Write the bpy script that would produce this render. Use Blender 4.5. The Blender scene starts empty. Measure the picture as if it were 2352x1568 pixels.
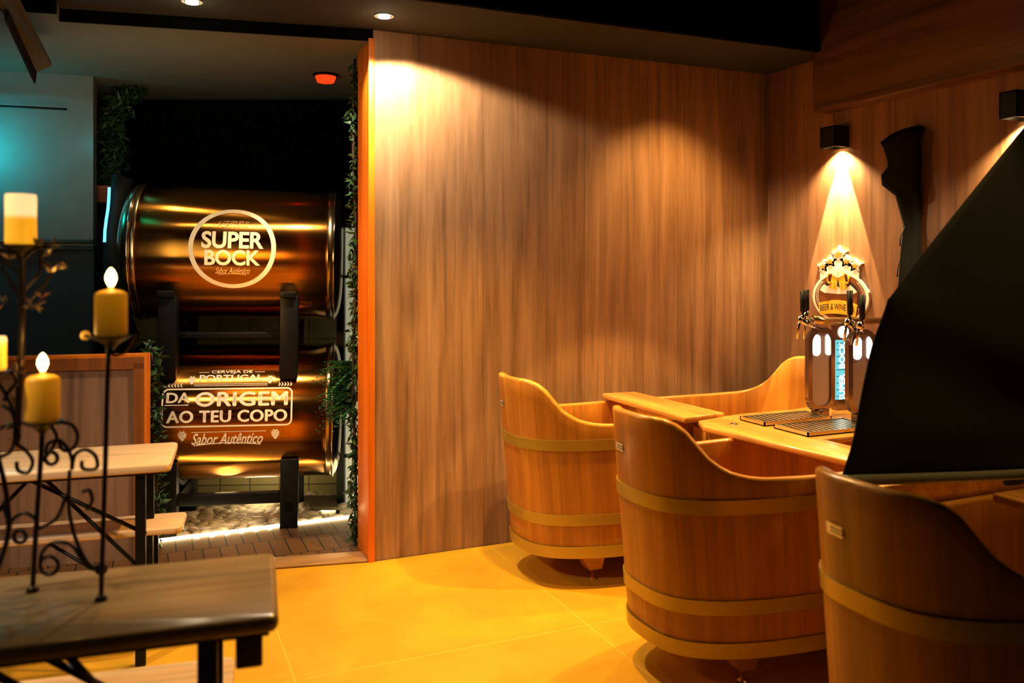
import bpy, bmesh, math, random
from math import sin, cos, pi, radians, sqrt, atan2
from mathutils import Vector, Matrix

random.seed(7)
R = random.random
D = bpy.data
COL = bpy.context.scene.collection

# ------------------------------------------------------------------ survey of the place
# world: x runs along the panelled wall, y points into that wall, the room lies at y < 0
F, HZ, TH, CX0, CY0, CH = 1950., 611., .409, -.725, 4.307, 1.5
c_, s_ = cos(TH), sin(TH)

def cam(X, Y, z=0.):                      # metres right of / in front of the camera -> world
    dx, dy = X - CX0, Y - CY0
    return Vector((dx * c_ + dy * s_, dy * c_ - dx * s_, z))

def onz(px, py, z):                       # picture point at a known height
    Y = (CH - z) * F / (py - HZ)
    return cam((px - 1176) / F * Y, Y, z)

def ony(px, py, Y):                       # picture point at a known distance
    return cam((px - 1176) / F * Y, Y, CH - (py - HZ) / F * Y)

def onv(px, py, v):                       # picture point on a plane parallel to the panelled wall
    k = (px - 1176) / F
    Y = (v + CX0 * s_ - CY0 * c_) / (k * s_ - c_)
    return cam(k * Y, Y, CH - (py - HZ) / F * Y)

def onu(px, py, u):                       # picture point on a plane parallel to the right wall
    k = (px - 1176) / F
    Y = (u + CX0 * c_ + CY0 * s_) / (k * c_ + s_)
    return cam(k * Y, Y, CH - (py - HZ) / F * Y)

UR = 2.537                                # the right wall

# ------------------------------------------------------------------ materials
def nt(name):
    m = D.materials.new(name); m.use_nodes = True
    t = m.node_tree; t.nodes.clear()
    o = t.nodes.new('ShaderNodeOutputMaterial'); b = t.nodes.new('ShaderNodeBsdfPrincipled')
    t.links.new(b.outputs[0], o.inputs[0])
    return m, t, b

def N(t, kind, **kw):
    n = t.nodes.new(kind)
    for k, v in kw.items():
        if k.startswith('i_'):
            n.inputs[k[2:].replace('_', ' ')].default_value = v
        else:
            setattr(n, k, v)
    return n

def plain(name, col, rough=.5, metal=0., noise=.12, scale=30, spec=.5, bump=0., emit=None, es=0., alpha=None, trans=0., sheen=0.):
    m, t, b = nt(name)
    tc = N(t, 'ShaderNodeTexCoord'); nz = N(t, 'ShaderNodeTexNoise', i_Scale=scale, i_Detail=4.)
    t.links.new(tc.outputs['Object'], nz.inputs['Vector'])
    r = N(t, 'ShaderNodeMapRange'); r.inputs[3].default_value = 1 - noise; r.inputs[4].default_value = 1 + noise
    t.links.new(nz.outputs[0], r.inputs[0])
    mx = N(t, 'ShaderNodeVectorMath', operation='SCALE'); mx.inputs[0].default_value = col[:3]
    t.links.new(r.outputs[0], mx.inputs['Scale'])
    t.links.new(mx.outputs[0], b.inputs['Base Color'])
    b.inputs['Roughness'].default_value = rough; b.inputs['Metallic'].default_value = metal
    b.inputs['Specular IOR Level'].default_value = spec
    b.inputs['Transmission Weight'].default_value = trans
    b.inputs['Sheen Weight'].default_value = sheen
    if emit:
        b.inputs['Emission Color'].default_value = (*emit, 1); b.inputs['Emission Strength'].default_value = es
    if bump:
        bp = N(t, 'ShaderNodeBump'); bp.inputs['Strength'].default_value = bump; bp.inputs['Distance'].default_value = .01
        t.links.new(nz.outputs[0], bp.inputs['Height']); t.links.new(bp.outputs[0], b.inputs['Normal'])
    return m

def wood(name, dark, light, axis='Z', scale=1., rough=.45, board=0., board_axis='X', uv=False, knots=0., streak=0.5, spec=.4, coat=0., gap=.012, tone_lo=.78, seam=.45):
    """Wood grain running along an axis; boards of a given width get their own tone."""
    m, t, b = nt(name)
    tc = N(t, 'ShaderNodeTexCoord')
    src = tc.outputs['UV'] if uv else tc.outputs['Object']
    mp = N(t, 'ShaderNodeMapping')
    k = {'X': (1.2, 16, 16), 'Y': (16, 1.2, 16), 'Z': (16, 16, 1.2)}[axis]
    if uv: k = (16, 1.2, 16)
    mp.inputs['Scale'].default_value = [q * scale for q in k]
    t.links.new(src, mp.inputs[0])
    vec = mp.outputs[0]
    tone = None
    if board:
        sp = N(t, 'ShaderNodeSeparateXYZ'); t.links.new(src, sp.inputs[0])
        dv = N(t, 'ShaderNodeMath', operation='DIVIDE'); dv.inputs[1].default_value = board
        t.links.new(sp.outputs[board_axis], dv.inputs[0])
        fl = N(t, 'ShaderNodeMath', operation='FLOOR'); t.links.new(dv.outputs[0], fl.inputs[0])
        wn = N(t, 'ShaderNodeTexWhiteNoise', noise_dimensions='1D'); t.links.new(fl.outputs[0], wn.inputs['W'])
        fr = N(t, 'ShaderNodeMath', operation='FRACT'); t.links.new(dv.outputs[0], fr.inputs[0])
        lt = N(t, 'ShaderNodeMath', operation='LESS_THAN'); lt.inputs[1].default_value = gap
        t.links.new(fr.outputs[0], lt.inputs[0])
        ad = N(t, 'ShaderNodeVectorMath', operation='MULTIPLY_ADD')
        ad.inputs[1].default_value = (40, 40, 40)
        t.links.new(wn.outputs['Color'], ad.inputs[0]); t.links.new(vec, ad.inputs[2]); vec = ad.outputs[0]
        tone = (wn.outputs['Value'], lt.outputs[0])
    n1 = N(t, 'ShaderNodeTexNoise', i_Scale=1., i_Detail=7., i_Roughness=.62, i_Distortion=.25)
    t.links.new(vec, n1.inputs['Vector'])
    cr = N(t, 'ShaderNodeValToRGB'); cr.color_ramp.elements[0].position = .36; cr.color_ramp.elements[1].position = .64
    cr.color_ramp.elements[0].color = (*dark, 1); cr.color_ramp.elements[1].color = (*light, 1)
    t.links.new(n1.outputs[0], cr.inputs[0]); col = cr.outputs[0]
    # fine dark streaks
    mp2 = N(t, 'ShaderNodeMapping'); mp2.inputs['Scale'].default_value = {'X': (2., 60, 60), 'Y': (60, 2., 60), 'Z': (60, 60, 2.)}[axis] if not uv else (60, 2., 60)
    t.links.new(src, mp2.inputs[0])
    n2 = N(t, 'ShaderNodeTexNoise', i_Scale=scale * .8, i_Detail=3.); t.links.new(mp2.outputs[0], n2.inputs['Vector'])
    r2 = N(t, 'ShaderNodeMapRange'); r2.inputs[1].default_value = .28; r2.inputs[2].default_value = .5
    r2.inputs[3].default_value = 1 - streak; r2.inputs[4].default_value = 1.
    t.links.new(n2.outputs[0], r2.inputs[0])
    sc = N(t, 'ShaderNodeVectorMath', operation='SCALE'); t.links.new(col, sc.inputs[0]); t.links.new(r2.outputs[0], sc.inputs['Scale'])
    col = sc.outputs[0]
    if knots:
        mk = N(t, 'ShaderNodeMapping'); mk.inputs['Scale'].default_value = [2.2 if 'XYZ'[i] == axis else 9. for i in range(3)]
        t.links.new(src, mk.inputs[0])
        vo = N(t, 'ShaderNodeTexVoronoi', i_Scale=knots, i_Randomness=1.); t.links.new(mk.outputs[0], vo.inputs['Vector'])
        rk = N(t, 'ShaderNodeMapRange'); rk.inputs[1].default_value = .04; rk.inputs[2].default_value = .17; rk.inputs[3].default_value = .3; rk.inputs[4].default_value = 1.
        t.links.new(vo.outputs['Distance'], rk.inputs[0])
        sk = N(t, 'ShaderNodeVectorMath', operation='SCALE'); t.links.new(col, sk.inputs[0]); t.links.new(rk.outputs[0], sk.inputs['Scale']); col = sk.outputs[0]
    if tone:
        mr = N(t, 'ShaderNodeMapRange'); mr.inputs[3].default_value = tone_lo; mr.inputs[4].default_value = 1.1
        t.links.new(tone[0], mr.inputs[0])
        s2 = N(t, 'ShaderNodeVectorMath', operation='SCALE'); t.links.new(col, s2.inputs[0]); t.links.new(mr.outputs[0], s2.inputs['Scale'])
        mg = N(t, 'ShaderNodeMath', operation='MULTIPLY_ADD'); mg.inputs[1].default_value = -seam; mg.inputs[2].default_value = 1.
        t.links.new(tone[1], mg.inputs[0])
        s3 = N(t, 'ShaderNodeVectorMath', operation='SCALE'); t.links.new(s2.outputs[0], s3.inputs[0]); t.links.new(mg.outputs[0], s3.inputs['Scale'])
        col = s3.outputs[0]
    t.links.new(col, b.inputs['Base Color'])
    b.inputs['Roughness'].default_value = rough; b.inputs['Specular IOR Level'].default_value = spec
    b.inputs['Coat Weight'].default_value = coat; b.inputs['Coat Roughness'].default_value = .15
    bp = N(t, 'ShaderNodeBump'); bp.inputs['Strength'].default_value = .12; bp.inputs['Distance'].default_value = .004
    t.links.new(n1.outputs[0], bp.inputs['Height']); t.links.new(bp.outputs[0], b.inputs['Normal'])
    return m

def brushed(name, col, rough, aniso):
    m, t, b = nt(name)
    b.inputs['Base Color'].default_value = (*col, 1); b.inputs['Metallic'].default_value = 1.
    tc = N(t, 'ShaderNodeTexCoord')
    mp = N(t, 'ShaderNodeMapping'); mp.inputs['Scale'].default_value = (1.5, 1.5, 12); t.links.new(tc.outputs['Object'], mp.inputs[0])
    nz = N(t, 'ShaderNodeTexNoise', i_Scale=2., i_Detail=5.); t.links.new(mp.outputs[0], nz.inputs['Vector'])
    r = N(t, 'ShaderNodeMapRange'); r.inputs[3].default_value = rough * .97; r.inputs[4].default_value = rough * 1.03
    t.links.new(nz.outputs[0], r.inputs[0]); t.links.new(r.outputs[0], b.inputs['Roughness'])
    b.inputs['Anisotropic'].default_value = aniso
    tg = N(t, 'ShaderNodeTangent', direction_type='RADIAL', axis='Z'); t.links.new(tg.outputs[0], b.inputs['Tangent'])
    b.inputs['Anisotropic Rotation'].default_value = .25
    return m

def lamp_mat(name, col, strength):
    m = D.materials.new(name); m.use_nodes = True; t = m.node_tree; t.nodes.clear()
    o = t.nodes.new('ShaderNodeOutputMaterial'); e = t.nodes.new('ShaderNodeEmission')
    e.inputs[0].default_value = (*col, 1); e.inputs[1].default_value = strength
    t.links.new(e.outputs[0], o.inputs[0]); return m

M = {}
M['wall_wood'] = wood('wall_laminate', (.27, .145, .065), (.42, .245, .130), 'Z', .8, .5, board=.62, board_axis='X', knots=.3, streak=.32, tone_lo=.9, gap=.004)
M['side_wood'] = wood('side_wall_laminate', (.27, .135, .062), (.40, .215, .108), 'Z', .8, .5, board=.62, board_axis='Y', knots=.3, streak=.32, tone_lo=.9, gap=.004)
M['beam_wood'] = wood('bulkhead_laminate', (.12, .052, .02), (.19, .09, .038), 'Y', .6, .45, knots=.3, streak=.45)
M['edge'] = wood('orange_edge_wood', (.66, .17, .004), (.82, .24, .01), 'Z', 1., .45, streak=.15)
M['edge_dark'] = wood('brown_trim_wood', (.12, .05, .02), (.2, .08, .03), 'Z', 1., .5, streak=.3)
M['tub'] = wood('tub_larch', (.38, .148, .016), (.52, .232, .030), 'Z', .9, .4, board=.095, board_axis='X', uv=True, streak=.16, coat=.15, gap=.025, tone_lo=.86, seam=.22)
M['tubrim'] = wood('tub_rim_larch', (.42, .19, .022), (.62, .31, .05), 'X', .7, .32, streak=.2, coat=.4)
M['plank'] = wood('tray_larch', (.52, .24, .045), (.74, .38, .09), 'Y', .7, .35, streak=.25, coat=.35)
M['hoop'] = plain('brass_hoop', (.46, .33, .05), .38, .55, .1, 6)
M['plate'] = plain('steel_plate', (.75, .7, .6), .35, .6)
M['ink'] = plain('black_ink', (.02, .015, .01), .6)
M['steel'] = plain('polished_steel', (.72, .66, .6), .12, 1., .03, 4)
M['mirror'] = plain('dark_mirror_steel', (.30, .23, .20), .16, .9, .03, 4)
M['towerpanel'] = plain('mauve_mirror_panel', (.42, .34, .33), .3, .3, .03, 4)
M['grate'] = plain('brushed_grate_steel', (.75, .66, .5), .3, 1., .05, 8)
M['black'] = plain('black_plastic', (.006, .006, .006), .55, spec=.3)
M['blackmetal'] = plain('black_painted_steel', (.006, .006, .0055), .45, spec=.3)
M['iron'] = plain('wrought_iron', (.035, .022, .012), .38, .7, .2, 40)
M['cloth'] = plain('black_canvas', (.016, .0165, .011), .9, noise=.15, scale=80, spec=.2)
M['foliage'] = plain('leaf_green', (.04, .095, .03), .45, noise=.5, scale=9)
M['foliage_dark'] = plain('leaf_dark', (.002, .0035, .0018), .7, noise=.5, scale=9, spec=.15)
M['fern'] = plain('fern_green', (.045, .2, .07), .5, noise=.4, scale=9)
M['stem'] = plain('stem_brown', (.08, .05, .02), .7)
M['terracotta'] = plain('terracotta', (.55, .17, .09), .7)
M['copper'] = brushed('brushed_copper', (.56, .26, .05), .24, 1.)
M['copper_cap'] = plain('bronze_end_cap', (.5, .36, .2), .22, 1., .05, 4)
M['decal'] = plain('cream_decal', (.85, .72, .5), .6, emit=(1., .8, .5), es=.12)
M['decal_gold'] = plain('gold_decal', (.8, .5, .2), .5, emit=(1, .6, .2), es=.08)
M['grey_paint'] = plain('grey_plaster', (.16, .155, .115), .9, noise=.06, scale=5)
M['grey_wall'] = plain('grey_wall_paint', (.24, .25, .23), .85, noise=.12, scale=7)
M['blue_wall'] = plain('dark_lower_wall', (.07, .085, .09), .8, noise=.1, scale=5)
M['teal_wall'] = plain('back_wall_paint', (.05, .10, .11), .8, noise=.1, scale=5)
M['black_ceiling'] = plain('black_ceiling_paint', (.004, .004, .0035), .95, spec=.05)
M['dark_soffit'] = plain('soffit_paint', (.034, .030, .018), .9, noise=.08, scale=4)
M['milk'] = plain('frosted_panel', (.75, .75, .6), .4, emit=(.9, .9, .6), es=.35)
M['led'] = lamp_mat('led_warm', (1., .76, .38), 20)
M['bulb'] = lamp_mat('bulb_warm', (1., .88, .66), 60)
M['flame'] = lamp_mat('flame', (1., .72, .28), 14)
M['red_lamp'] = lamp_mat('red_emergency_glow', (1., .07, .01), 1.3)
M['blue_led'] = lamp_mat('blue_led', (.15, .65, .95), 2.2)
M['cyan_led'] = lamp_mat('cyan_display', (.25, .8, .85), .95)
M['white_led'] = lamp_mat('white_letters', (1., .97, .9), 2.6)
M['underlight'] = lamp_mat('wall_lamp_glow', (1., .8, .45), 22)
M['pine'] = wood('bench_pine', (.58, .38, .21), (.78, .56, .34), 'X', .8, .38, knots=.3, streak=.3, coat=.2)
M['pine_dark'] = wood('table_pine', (.22, .15, .075), (.36, .255, .135), 'X', .6, .28, knots=.4, streak=.3, coat=.5)
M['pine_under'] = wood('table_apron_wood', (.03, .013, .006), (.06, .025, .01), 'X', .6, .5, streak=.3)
M['deck'] = None

def candle_mat(name, base, glow, z0, z1, e0, e1, top=None):
    """Wax with a lit upper part (the lamp sits inside the candle)."""
    m, t, b = nt(name)
    tc = N(t, 'ShaderNodeTexCoord'); sp = N(t, 'ShaderNodeSeparateXYZ'); t.links.new(tc.outputs['Object'], sp.inputs[0])
    mr = N(t, 'ShaderNodeMapRange'); mr.inputs[1].default_value = z0; mr.inputs[2].default_value = z1
    mr.inputs[3].default_value = e0; mr.inputs[4].default_value = e1
    t.links.new(sp.outputs['Z'], mr.inputs[0]); t.links.new(mr.outputs[0], b.inputs['Emission Strength'])
    b.inputs['Base Color'].default_value = (*base, 1)
    m2 = N(t, 'ShaderNodeMapRange'); m2.inputs[1].default_value = z0; m2.inputs[2].default_value = z1; t.links.new(sp.outputs['Z'], m2.inputs[0])
    mc = N(t, 'ShaderNodeMix', data_type='RGBA'); mc.inputs['A'].default_value = (*glow, 1); mc.inputs['B'].default_value = (*(top or glow), 1)
    t.links.new(m2.outputs[0], mc.inputs['Factor']); t.links.new(mc.outputs['Result'], b.inputs['Emission Color'])
    b.inputs['Roughness'].default_value = .5; b.inputs['Subsurface Weight'].default_value = .0
    return m
M['wax_lit'] = candle_mat('glowing_wax', (.8, .42, .05), (1., .46, .02), .056, .068, .75, 1.0, (1., .74, .36))
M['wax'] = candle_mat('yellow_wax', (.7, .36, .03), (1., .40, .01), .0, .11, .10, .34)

def tile_floor():
    m, t, b = nt('yellow_stone_tile')
    tc = N(t, 'ShaderNodeTexCoord'); sp = N(t, 'ShaderNodeSeparateXYZ'); t.links.new(tc.outputs['Object'], sp.inputs[0])
    def seam(out, off, size):
        a = N(t, 'ShaderNodeMath', operation='ADD'); a.inputs[1].default_value = off; t.links.new(out, a.inputs[0])
        d = N(t, 'ShaderNodeMath', operation='DIVIDE'); d.inputs[1].default_value = size; t.links.new(a.outputs[0], d.inputs[0])
        f = N(t, 'ShaderNodeMath', operation='FRACT'); t.links.new(d.outputs[0], f.inputs[0])
        l = N(t, 'ShaderNodeMath', operation='LESS_THAN'); l.inputs[1].default_value = .004 / size; t.links.new(f.outputs[0], l.inputs[0])
        return l.outputs[0]
    mx = N(t, 'ShaderNodeMath', operation='MAXIMUM')
    t.links.new(seam(sp.outputs['X'], 12 - .652, 1.2), mx.inputs[0]); t.links.new(seam(sp.outputs['Y'], 12 + 1.11, 1.2), mx.inputs[1])
    nz = N(t, 'ShaderNodeTexNoise', i_Scale=2.5, i_Detail=6., i_Roughness=.6, i_Distortion=.6); t.links.new(tc.outputs['Object'], nz.inputs['Vector'])
    cr = N(t, 'ShaderNodeValToRGB'); cr.color_ramp.elements[0].position = .35; cr.color_ramp.elements[1].position = .65
    cr.color_ramp.elements[0].color = (.50, .265, .012, 1); cr.color_ramp.elements[1].color = (.60, .33, .018, 1)
    t.links.new(nz.outputs[0], cr.inputs[0])
    mix = N(t, 'ShaderNodeMix', data_type='RGBA'); mix.inputs['B'].default_value = (.66, .42, .06, 1)
    t.links.new(mx.outputs[0], mix.inputs['Factor']); t.links.new(cr.outputs[0], mix.inputs['A'])
    t.links.new(mix.outputs['Result'], b.inputs['Base Color'])
    b.inputs['Roughness'].default_value = .55; b.inputs['Specular IOR Level'].default_value = .3
    return m
M['floor'] = tile_floor()

def brick_mat(name, c1, c2, mortar, bw, bh, ms, rot=0, off=.5, rough=.6, vertical=False):
    m, t, b = nt(name)
    tc = N(t, 'ShaderNodeTexCoord'); mp = N(t, 'ShaderNodeMapping')
    mp.inputs['Rotation'].default_value = (0, 0, rot)
    if vertical:   # wall in the XZ plane
        cb = N(t, 'ShaderNodeCombineXYZ'); sp = N(t, 'ShaderNodeSeparateXYZ'); t.links.new(tc.outputs['Object'], sp.inputs[0])
        t.links.new(sp.outputs['X'], cb.inputs['X']); t.links.new(sp.outputs['Z'], cb.inputs['Y']); t.links.new(cb.outputs[0], mp.inputs[0])
    else:
        t.links.new(tc.outputs['Object'], mp.inputs[0])
    br = N(t, 'ShaderNodeTexBrick'); br.offset = off
    br.inputs['Scale'].default_value = 1.; br.inputs['Brick Width'].default_value = bw; br.inputs['Row Height'].default_value = bh
    br.inputs['Mortar Size'].default_value = ms; br.inputs['Mortar Smooth'].default_value = .1
    br.inputs['Color1'].default_value = (*c1, 1); br.inputs['Color2'].default_value = (*c2, 1); br.inputs['Mortar'].default_value = (*mortar, 1)
    t.links.new(mp.outputs[0], br.inputs['Vector']); t.links.new(br.outputs[0], b.inputs['Base Color'])
    b.inputs['Roughness'].default_value = rough
    return m
M['deck'] = brick_mat('deck_boards', (.11, .048, .012), (.15, .07, .02), (.012, .006, .002), .085, .27, .0035, off=.5)
M['tile'] = brick_mat('beige_wall_tile', (.42, .36, .17), (.38, .33, .15), (.12, .1, .05), .20, .20, .004, off=0., rough=.25, vertical=True)

def grate_mat():
    m, t, b = nt('slotted_drip_tray')
    tc = N(t, 'ShaderNodeTexCoord'); mp = N(t, 'ShaderNodeMapping'); mp.inputs['Rotation'].default_value = (0, 0, .15)
    t.links.new(tc.outputs['Object'], mp.inputs[0])
    w = N(t, 'ShaderNodeTexWave', i_Scale=11.); w.wave_type = 'BANDS'; t.links.new(mp.outputs[0], w.inputs['Vector'])
    cr = N(t, 'ShaderNodeValToRGB'); cr.color_ramp.elements[0].position = .45; cr.color_ramp.elements[1].position = .55
    cr.color_ramp.elements[0].color = (.02, .017, .01, 1); cr.color_ramp.elements[1].color = (.6, .5, .36, 1)
    t.links.new(w.outputs[0], cr.inputs[0]); t.links.new(cr.outputs[0], b.inputs['Base Color'])
    b.inputs['Metallic'].default_value = .8; b.inputs['Roughness'].default_value = .3
    return m
M['slots'] = grate_mat()

# ------------------------------------------------------------------ mesh helpers
class MB:
    def __init__(s): s.v = []; s.f = []; s.uv = {}; s.smooth = set()
    def quadbox(s, o, ax, ay, az):       # box from origin corner and three edge vectors
        o, ax, ay, az = Vector(o), Vector(ax), Vector(ay), Vector(az); n = len(s.v)
        for k in (0, 1):
            for p in (o, o + ax, o + ax + ay, o + ay): s.v.append(p + az * k)
        s.f += [(n, n + 3, n + 2, n + 1), (n + 4, n + 5, n + 6, n + 7), (n, n + 1, n + 5, n + 4), (n + 1, n + 2, n + 6, n + 5), (n + 2, n + 3, n + 7, n + 6), (n + 3, n, n + 4, n + 7)]
        return s
    def box(s, x0, x1, y0, y1, z0, z1): return s.quadbox((x0, y0, z0), (x1 - x0, 0, 0), (0, y1 - y0, 0), (0, 0, z1 - z0))
    def tube(s, pts, r, seg=8, closed=False, cap=True):
        pts = [Vector(p) for p in pts]; n0 = len(s.v); L = len(pts); rr = r if hasattr(r, '__len__') else [r] * L
        up = None
        for i, p in enumerate(pts):
            a = pts[(i - 1) % L] if (closed or i > 0) else p; b = pts[(i + 1) % L] if (closed or i < L - 1) else p
            d = (b - a)
            if d.length < 1e-9: d = Vector((0, 0, 1))
            d.normalize()
            if up is None:
                up = d.orthogonal().normalized()
            up = (up - d * up.dot(d))
            if up.length < 1e-6: up = d.orthogonal()
            up.normalize(); w = d.cross(up)
            for k in range(seg):
                t = 2 * pi * k / seg; s.v.append(p + (up * cos(t) + w * sin(t)) * rr[i])
        m = L if closed else L - 1
        for i in range(m):
            for k in range(seg):
                a = n0 + i * seg + k; b = n0 + i * seg + (k + 1) % seg; i2 = (i + 1) % L
                s.smooth.add(len(s.f)); s.f.append((a, b, n0 + i2 * seg + (k + 1) % seg, n0 + i2 * seg + k))
        if cap and not closed:
            s.f.append(tuple(n0 + k for k in reversed(range(seg)))); s.f.append(tuple(n0 + (L - 1) * seg + k for k in range(seg)))
        return s
    def lathe(s, prof, c=(0, 0, 0), seg=24, mat=None, smooth=True):   # profile of (radius, z)
        n0 = len(s.v); c = Vector(c)
        for r, z in prof:
            for k in range(seg):
                t = 2 * pi * k / seg; p = Vector((r * cos(t), r * sin(t), z))
                if mat: p = mat @ p
                s.v.append(c + p)
        for i in range(len(prof) - 1):
            for k in range(seg):
                a = n0 + i * seg + k; b = n0 + i * seg + (k + 1) % seg
                if smooth: s.smooth.add(len(s.f))
                s.f.append((a, b, b + seg, a + seg))
        s.f.append(tuple(n0 + k for k in reversed(range(seg)))); s.f.append(tuple(n0 + (len(prof) - 1) * seg + k for k in range(seg)))
        return s
    def prism(s, poly, fn0, fn1):        # polygon swept between two placement functions
        n = len(s.v); L = len(poly)
        for p in poly: s.v.append(Vector(fn0(*p)))
        for p in poly: s.v.append(Vector(fn1(*p)))
        s.f.append(tuple(range(n, n + L))); s.f.append(tuple(reversed(range(n + L, n + 2 * L))))
        for i in range(L): j = (i + 1) % L; s.f.append((n + i, n + L + i, n + L + j, n + j))
        return s
    def leaf(s, p, d, nrm, L, W):
        d = d.normalized(); w = d.cross(nrm)
        if w.length < 1e-6: w = d.orthogonal()
        w.normalize(); n = len(s.v); u = w.cross(d) * .12 * L
        s.v += [p, p + d * L * .4 + w * W / 2 + u, p + d * L, p + d * L * .4 - w * W / 2 + u, p + d * L * .45 - u * .3]
        s.f += [(n, n + 1, n + 4), (n + 1, n + 2, n + 4), (n + 2, n + 3, n + 4), (n + 3, n, n + 4)]
        return s
    def build(s, name, m, parent=None, origin=None, bevel=0., bseg=2, fix=True):
        o_ = Vector(origin) if origin is not None else Vector((0, 0, 0))
        me = D.meshes.new(name)
        me.from_pydata([tuple(v - o_) for v in s.v], [], s.f)
        if fix:
            bm = bmesh.new(); bm.from_mesh(me); bmesh.ops.recalc_face_normals(bm, faces=bm.faces); bm.to_mesh(me); bm.free()
        for i in s.smooth: me.polygons[i].use_smooth = True
        if s.uv:
            ul = me.uv_layers.new(name='UVMap')
            for lp in me.loops: ul.data[lp.index].uv = s.uv.get(lp.vertex_index, (0, 0))
        me.materials.append(M[m] if isinstance(m, str) else m)
        o = D.objects.new(name, me); COL.objects.link(o); o.location = o_
        if parent is not None:
            o.parent = parent; o.matrix_parent_inverse = Matrix.Identity(4); o.location = o_ - parent.location if parent.type == 'EMPTY' else o_
        if bevel:
            b = o.modifiers.new('bevel', 'BEVEL'); b.width = bevel; b.segments = bseg; b.limit_method = 'ANGLE'
            for p in me.polygons: p.use_smooth = True
            b.harden_normals = False
        return o

def tag(o, label=None, cat=None, group=None, kind=None):
    if label: o['label'] = label
    if cat: o['category'] = cat
    if group: o['group'] = group
    if kind: o['kind'] = kind
    return o

def thing(name, label, cat, loc=(0, 0, 0), group=None, kind=None):
    o = D.objects.new(name, None); COL.objects.link(o); o.location = loc; o.empty_display_size = .05
    return tag(o, label, cat, group, kind)

def text_verts(body, size=1., bold=0., shear=0., spacing=1.):
    cu = D.curves.new('lettering', 'FONT'); cu.body = body; cu.size = size; cu.offset = bold; cu.shear = shear; cu.space_character = spacing
    cu.align_x = 'LEFT'; cu.fill_mode = 'FRONT'; cu.resolution_u = 4
    ob = D.objects.new('lettering', cu); COL.objects.link(ob)
    dg = bpy.context.evaluated_depsgraph_get(); me = D.meshes.new_from_object(ob.evaluated_get(dg))
    D.objects.remove(ob); D.curves.remove(cu)
    bm = bmesh.new(); bm.from_mesh(me); D.meshes.remove(me)
    bmesh.ops.remove_doubles(bm, verts=bm.verts, dist=1e-5)
    xs = [v.co.x for v in bm.verts]; ys = [v.co.y for v in bm.verts]
    x0, x1, y0, y1 = min(xs), max(xs), min(ys), max(ys)
    return bm, x0, x1, y0, y1

def text_bm(body, w, h, cx, cy, bold=0., shear=0., arc=0., spacing=1.):
    """Lettering fitted to a width and height, centred at (cx, cy); arc lifts the middle."""
    bm, x0, x1, y0, y1 = text_verts(body, 1., bold, shear, spacing)
    for v in bm.verts:
        a = (v.co.x - x0) / (x1 - x0) - .5; b = (v.co.y - y0) / (y1 - y0) - .5
        v.co = Vector((cx + a * w, cy + b * h + arc * (1 - 4 * a * a), 0))
    return bm

def heavy(mb, body, w, h, cx, cy, fn, e, **k):
    """Bold lettering built from slightly shifted copies (keeps sharp joints clean)."""
    for ox, oy in ((0, 0), (e, 0), (-e, 0), (0, e * .7), (0, -e * .7)): add_bm(mb, text_bm(body, w - 2 * e, h - 1.4 * e, cx + ox, cy + oy, **k), fn, .015)

def add_bm(mb, bm, fn, cut=0.):
    if cut:
        ys = [v.co.y for v in bm.verts]; y = math.floor(min(ys) / cut) * cut
        while y < max(ys):
            bmesh.ops.bisect_plane(bm, geom=bm.verts[:] + bm.edges[:] + bm.faces[:], plane_co=(0, y, 0), plane_no=(0, 1, 0)); y += cut
    n = len(mb.v); bm.verts.ensure_lookup_table()
    idx = {v: i for i, v in enumerate(bm.verts)}
    for v in bm.verts: mb.v.append(Vector(fn(v.co.x, v.co.y)))
    for f in bm.faces: mb.f.append(tuple(n + idx[v] for v in f.verts))
    bm.free()

# ------------------------------------------------------------------ the room
def struct(name, mb, m, **k):
    o = mb.build(name, m, **k); o['kind'] = 'structure'; return o

# floor of the room: up to the threshold line on the left, to the panelled wall on the right
th0, th1 = onz(607.6, 1309, 0), onz(845, 1291.5, 0)
td = (th1 - th0).normalized(); tn = Vector((-td.y, td.x, 0))
thL = th1 - td * 3.2
mb = MB()
poly = [(-4.5, -7.), (UR, -7.), (UR, 0.), (th1.x, th1.y), (thL.x, thL.y), (-4.5, thL.y)]
mb.prism(poly, lambda x, y: (x, y, 0), lambda x, y: (x, y, -.12)); struct('floor', mb, 'floor')
mb = MB(); q = th1 + td * .0
mb.quadbox(thL, td * 3.2, tn * .15, (0, 0, .012)); struct('trim_1', mb, wood('threshold_wood', (.30, .17, .06), (.42, .25, .10), 'X', .8, .45, streak=.25), bevel=.003)
# deck behind the threshold up to the pebble bed
LA, LB = onz(330, 1250, 0), onz(812, 1190, 0)
ld = (LB - LA).normalized(); ln = Vector((-ld.y, ld.x, 0))
mb = MB(); e0 = thL + tn * .15; e1 = th1 + tn * .15
dp = [(e0.x, e0.y), (e1.x + .3 * td.x, e1.y + .3 * td.y), (LB.x + ld.x * .3, LB.y + ld.y * .3), (LA.x - ld.x * 1.6, LA.y - ld.y * 1.6)]
mb.prism(dp, lambda x, y: (x, y, .002), lambda x, y: (x, y, -.1)); struct('floor_deck', mb, 'deck')
mb = MB(); p0 = LA - ld * 1.6; mb.quadbox(p0 + Vector((0, 0, -.2)), ld * 3.1, ln * 1.5, (0, 0, .06)); struct('floor_niche', mb, plain('dark_gravel_bed', (.05, .035, .02), .9))

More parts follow.
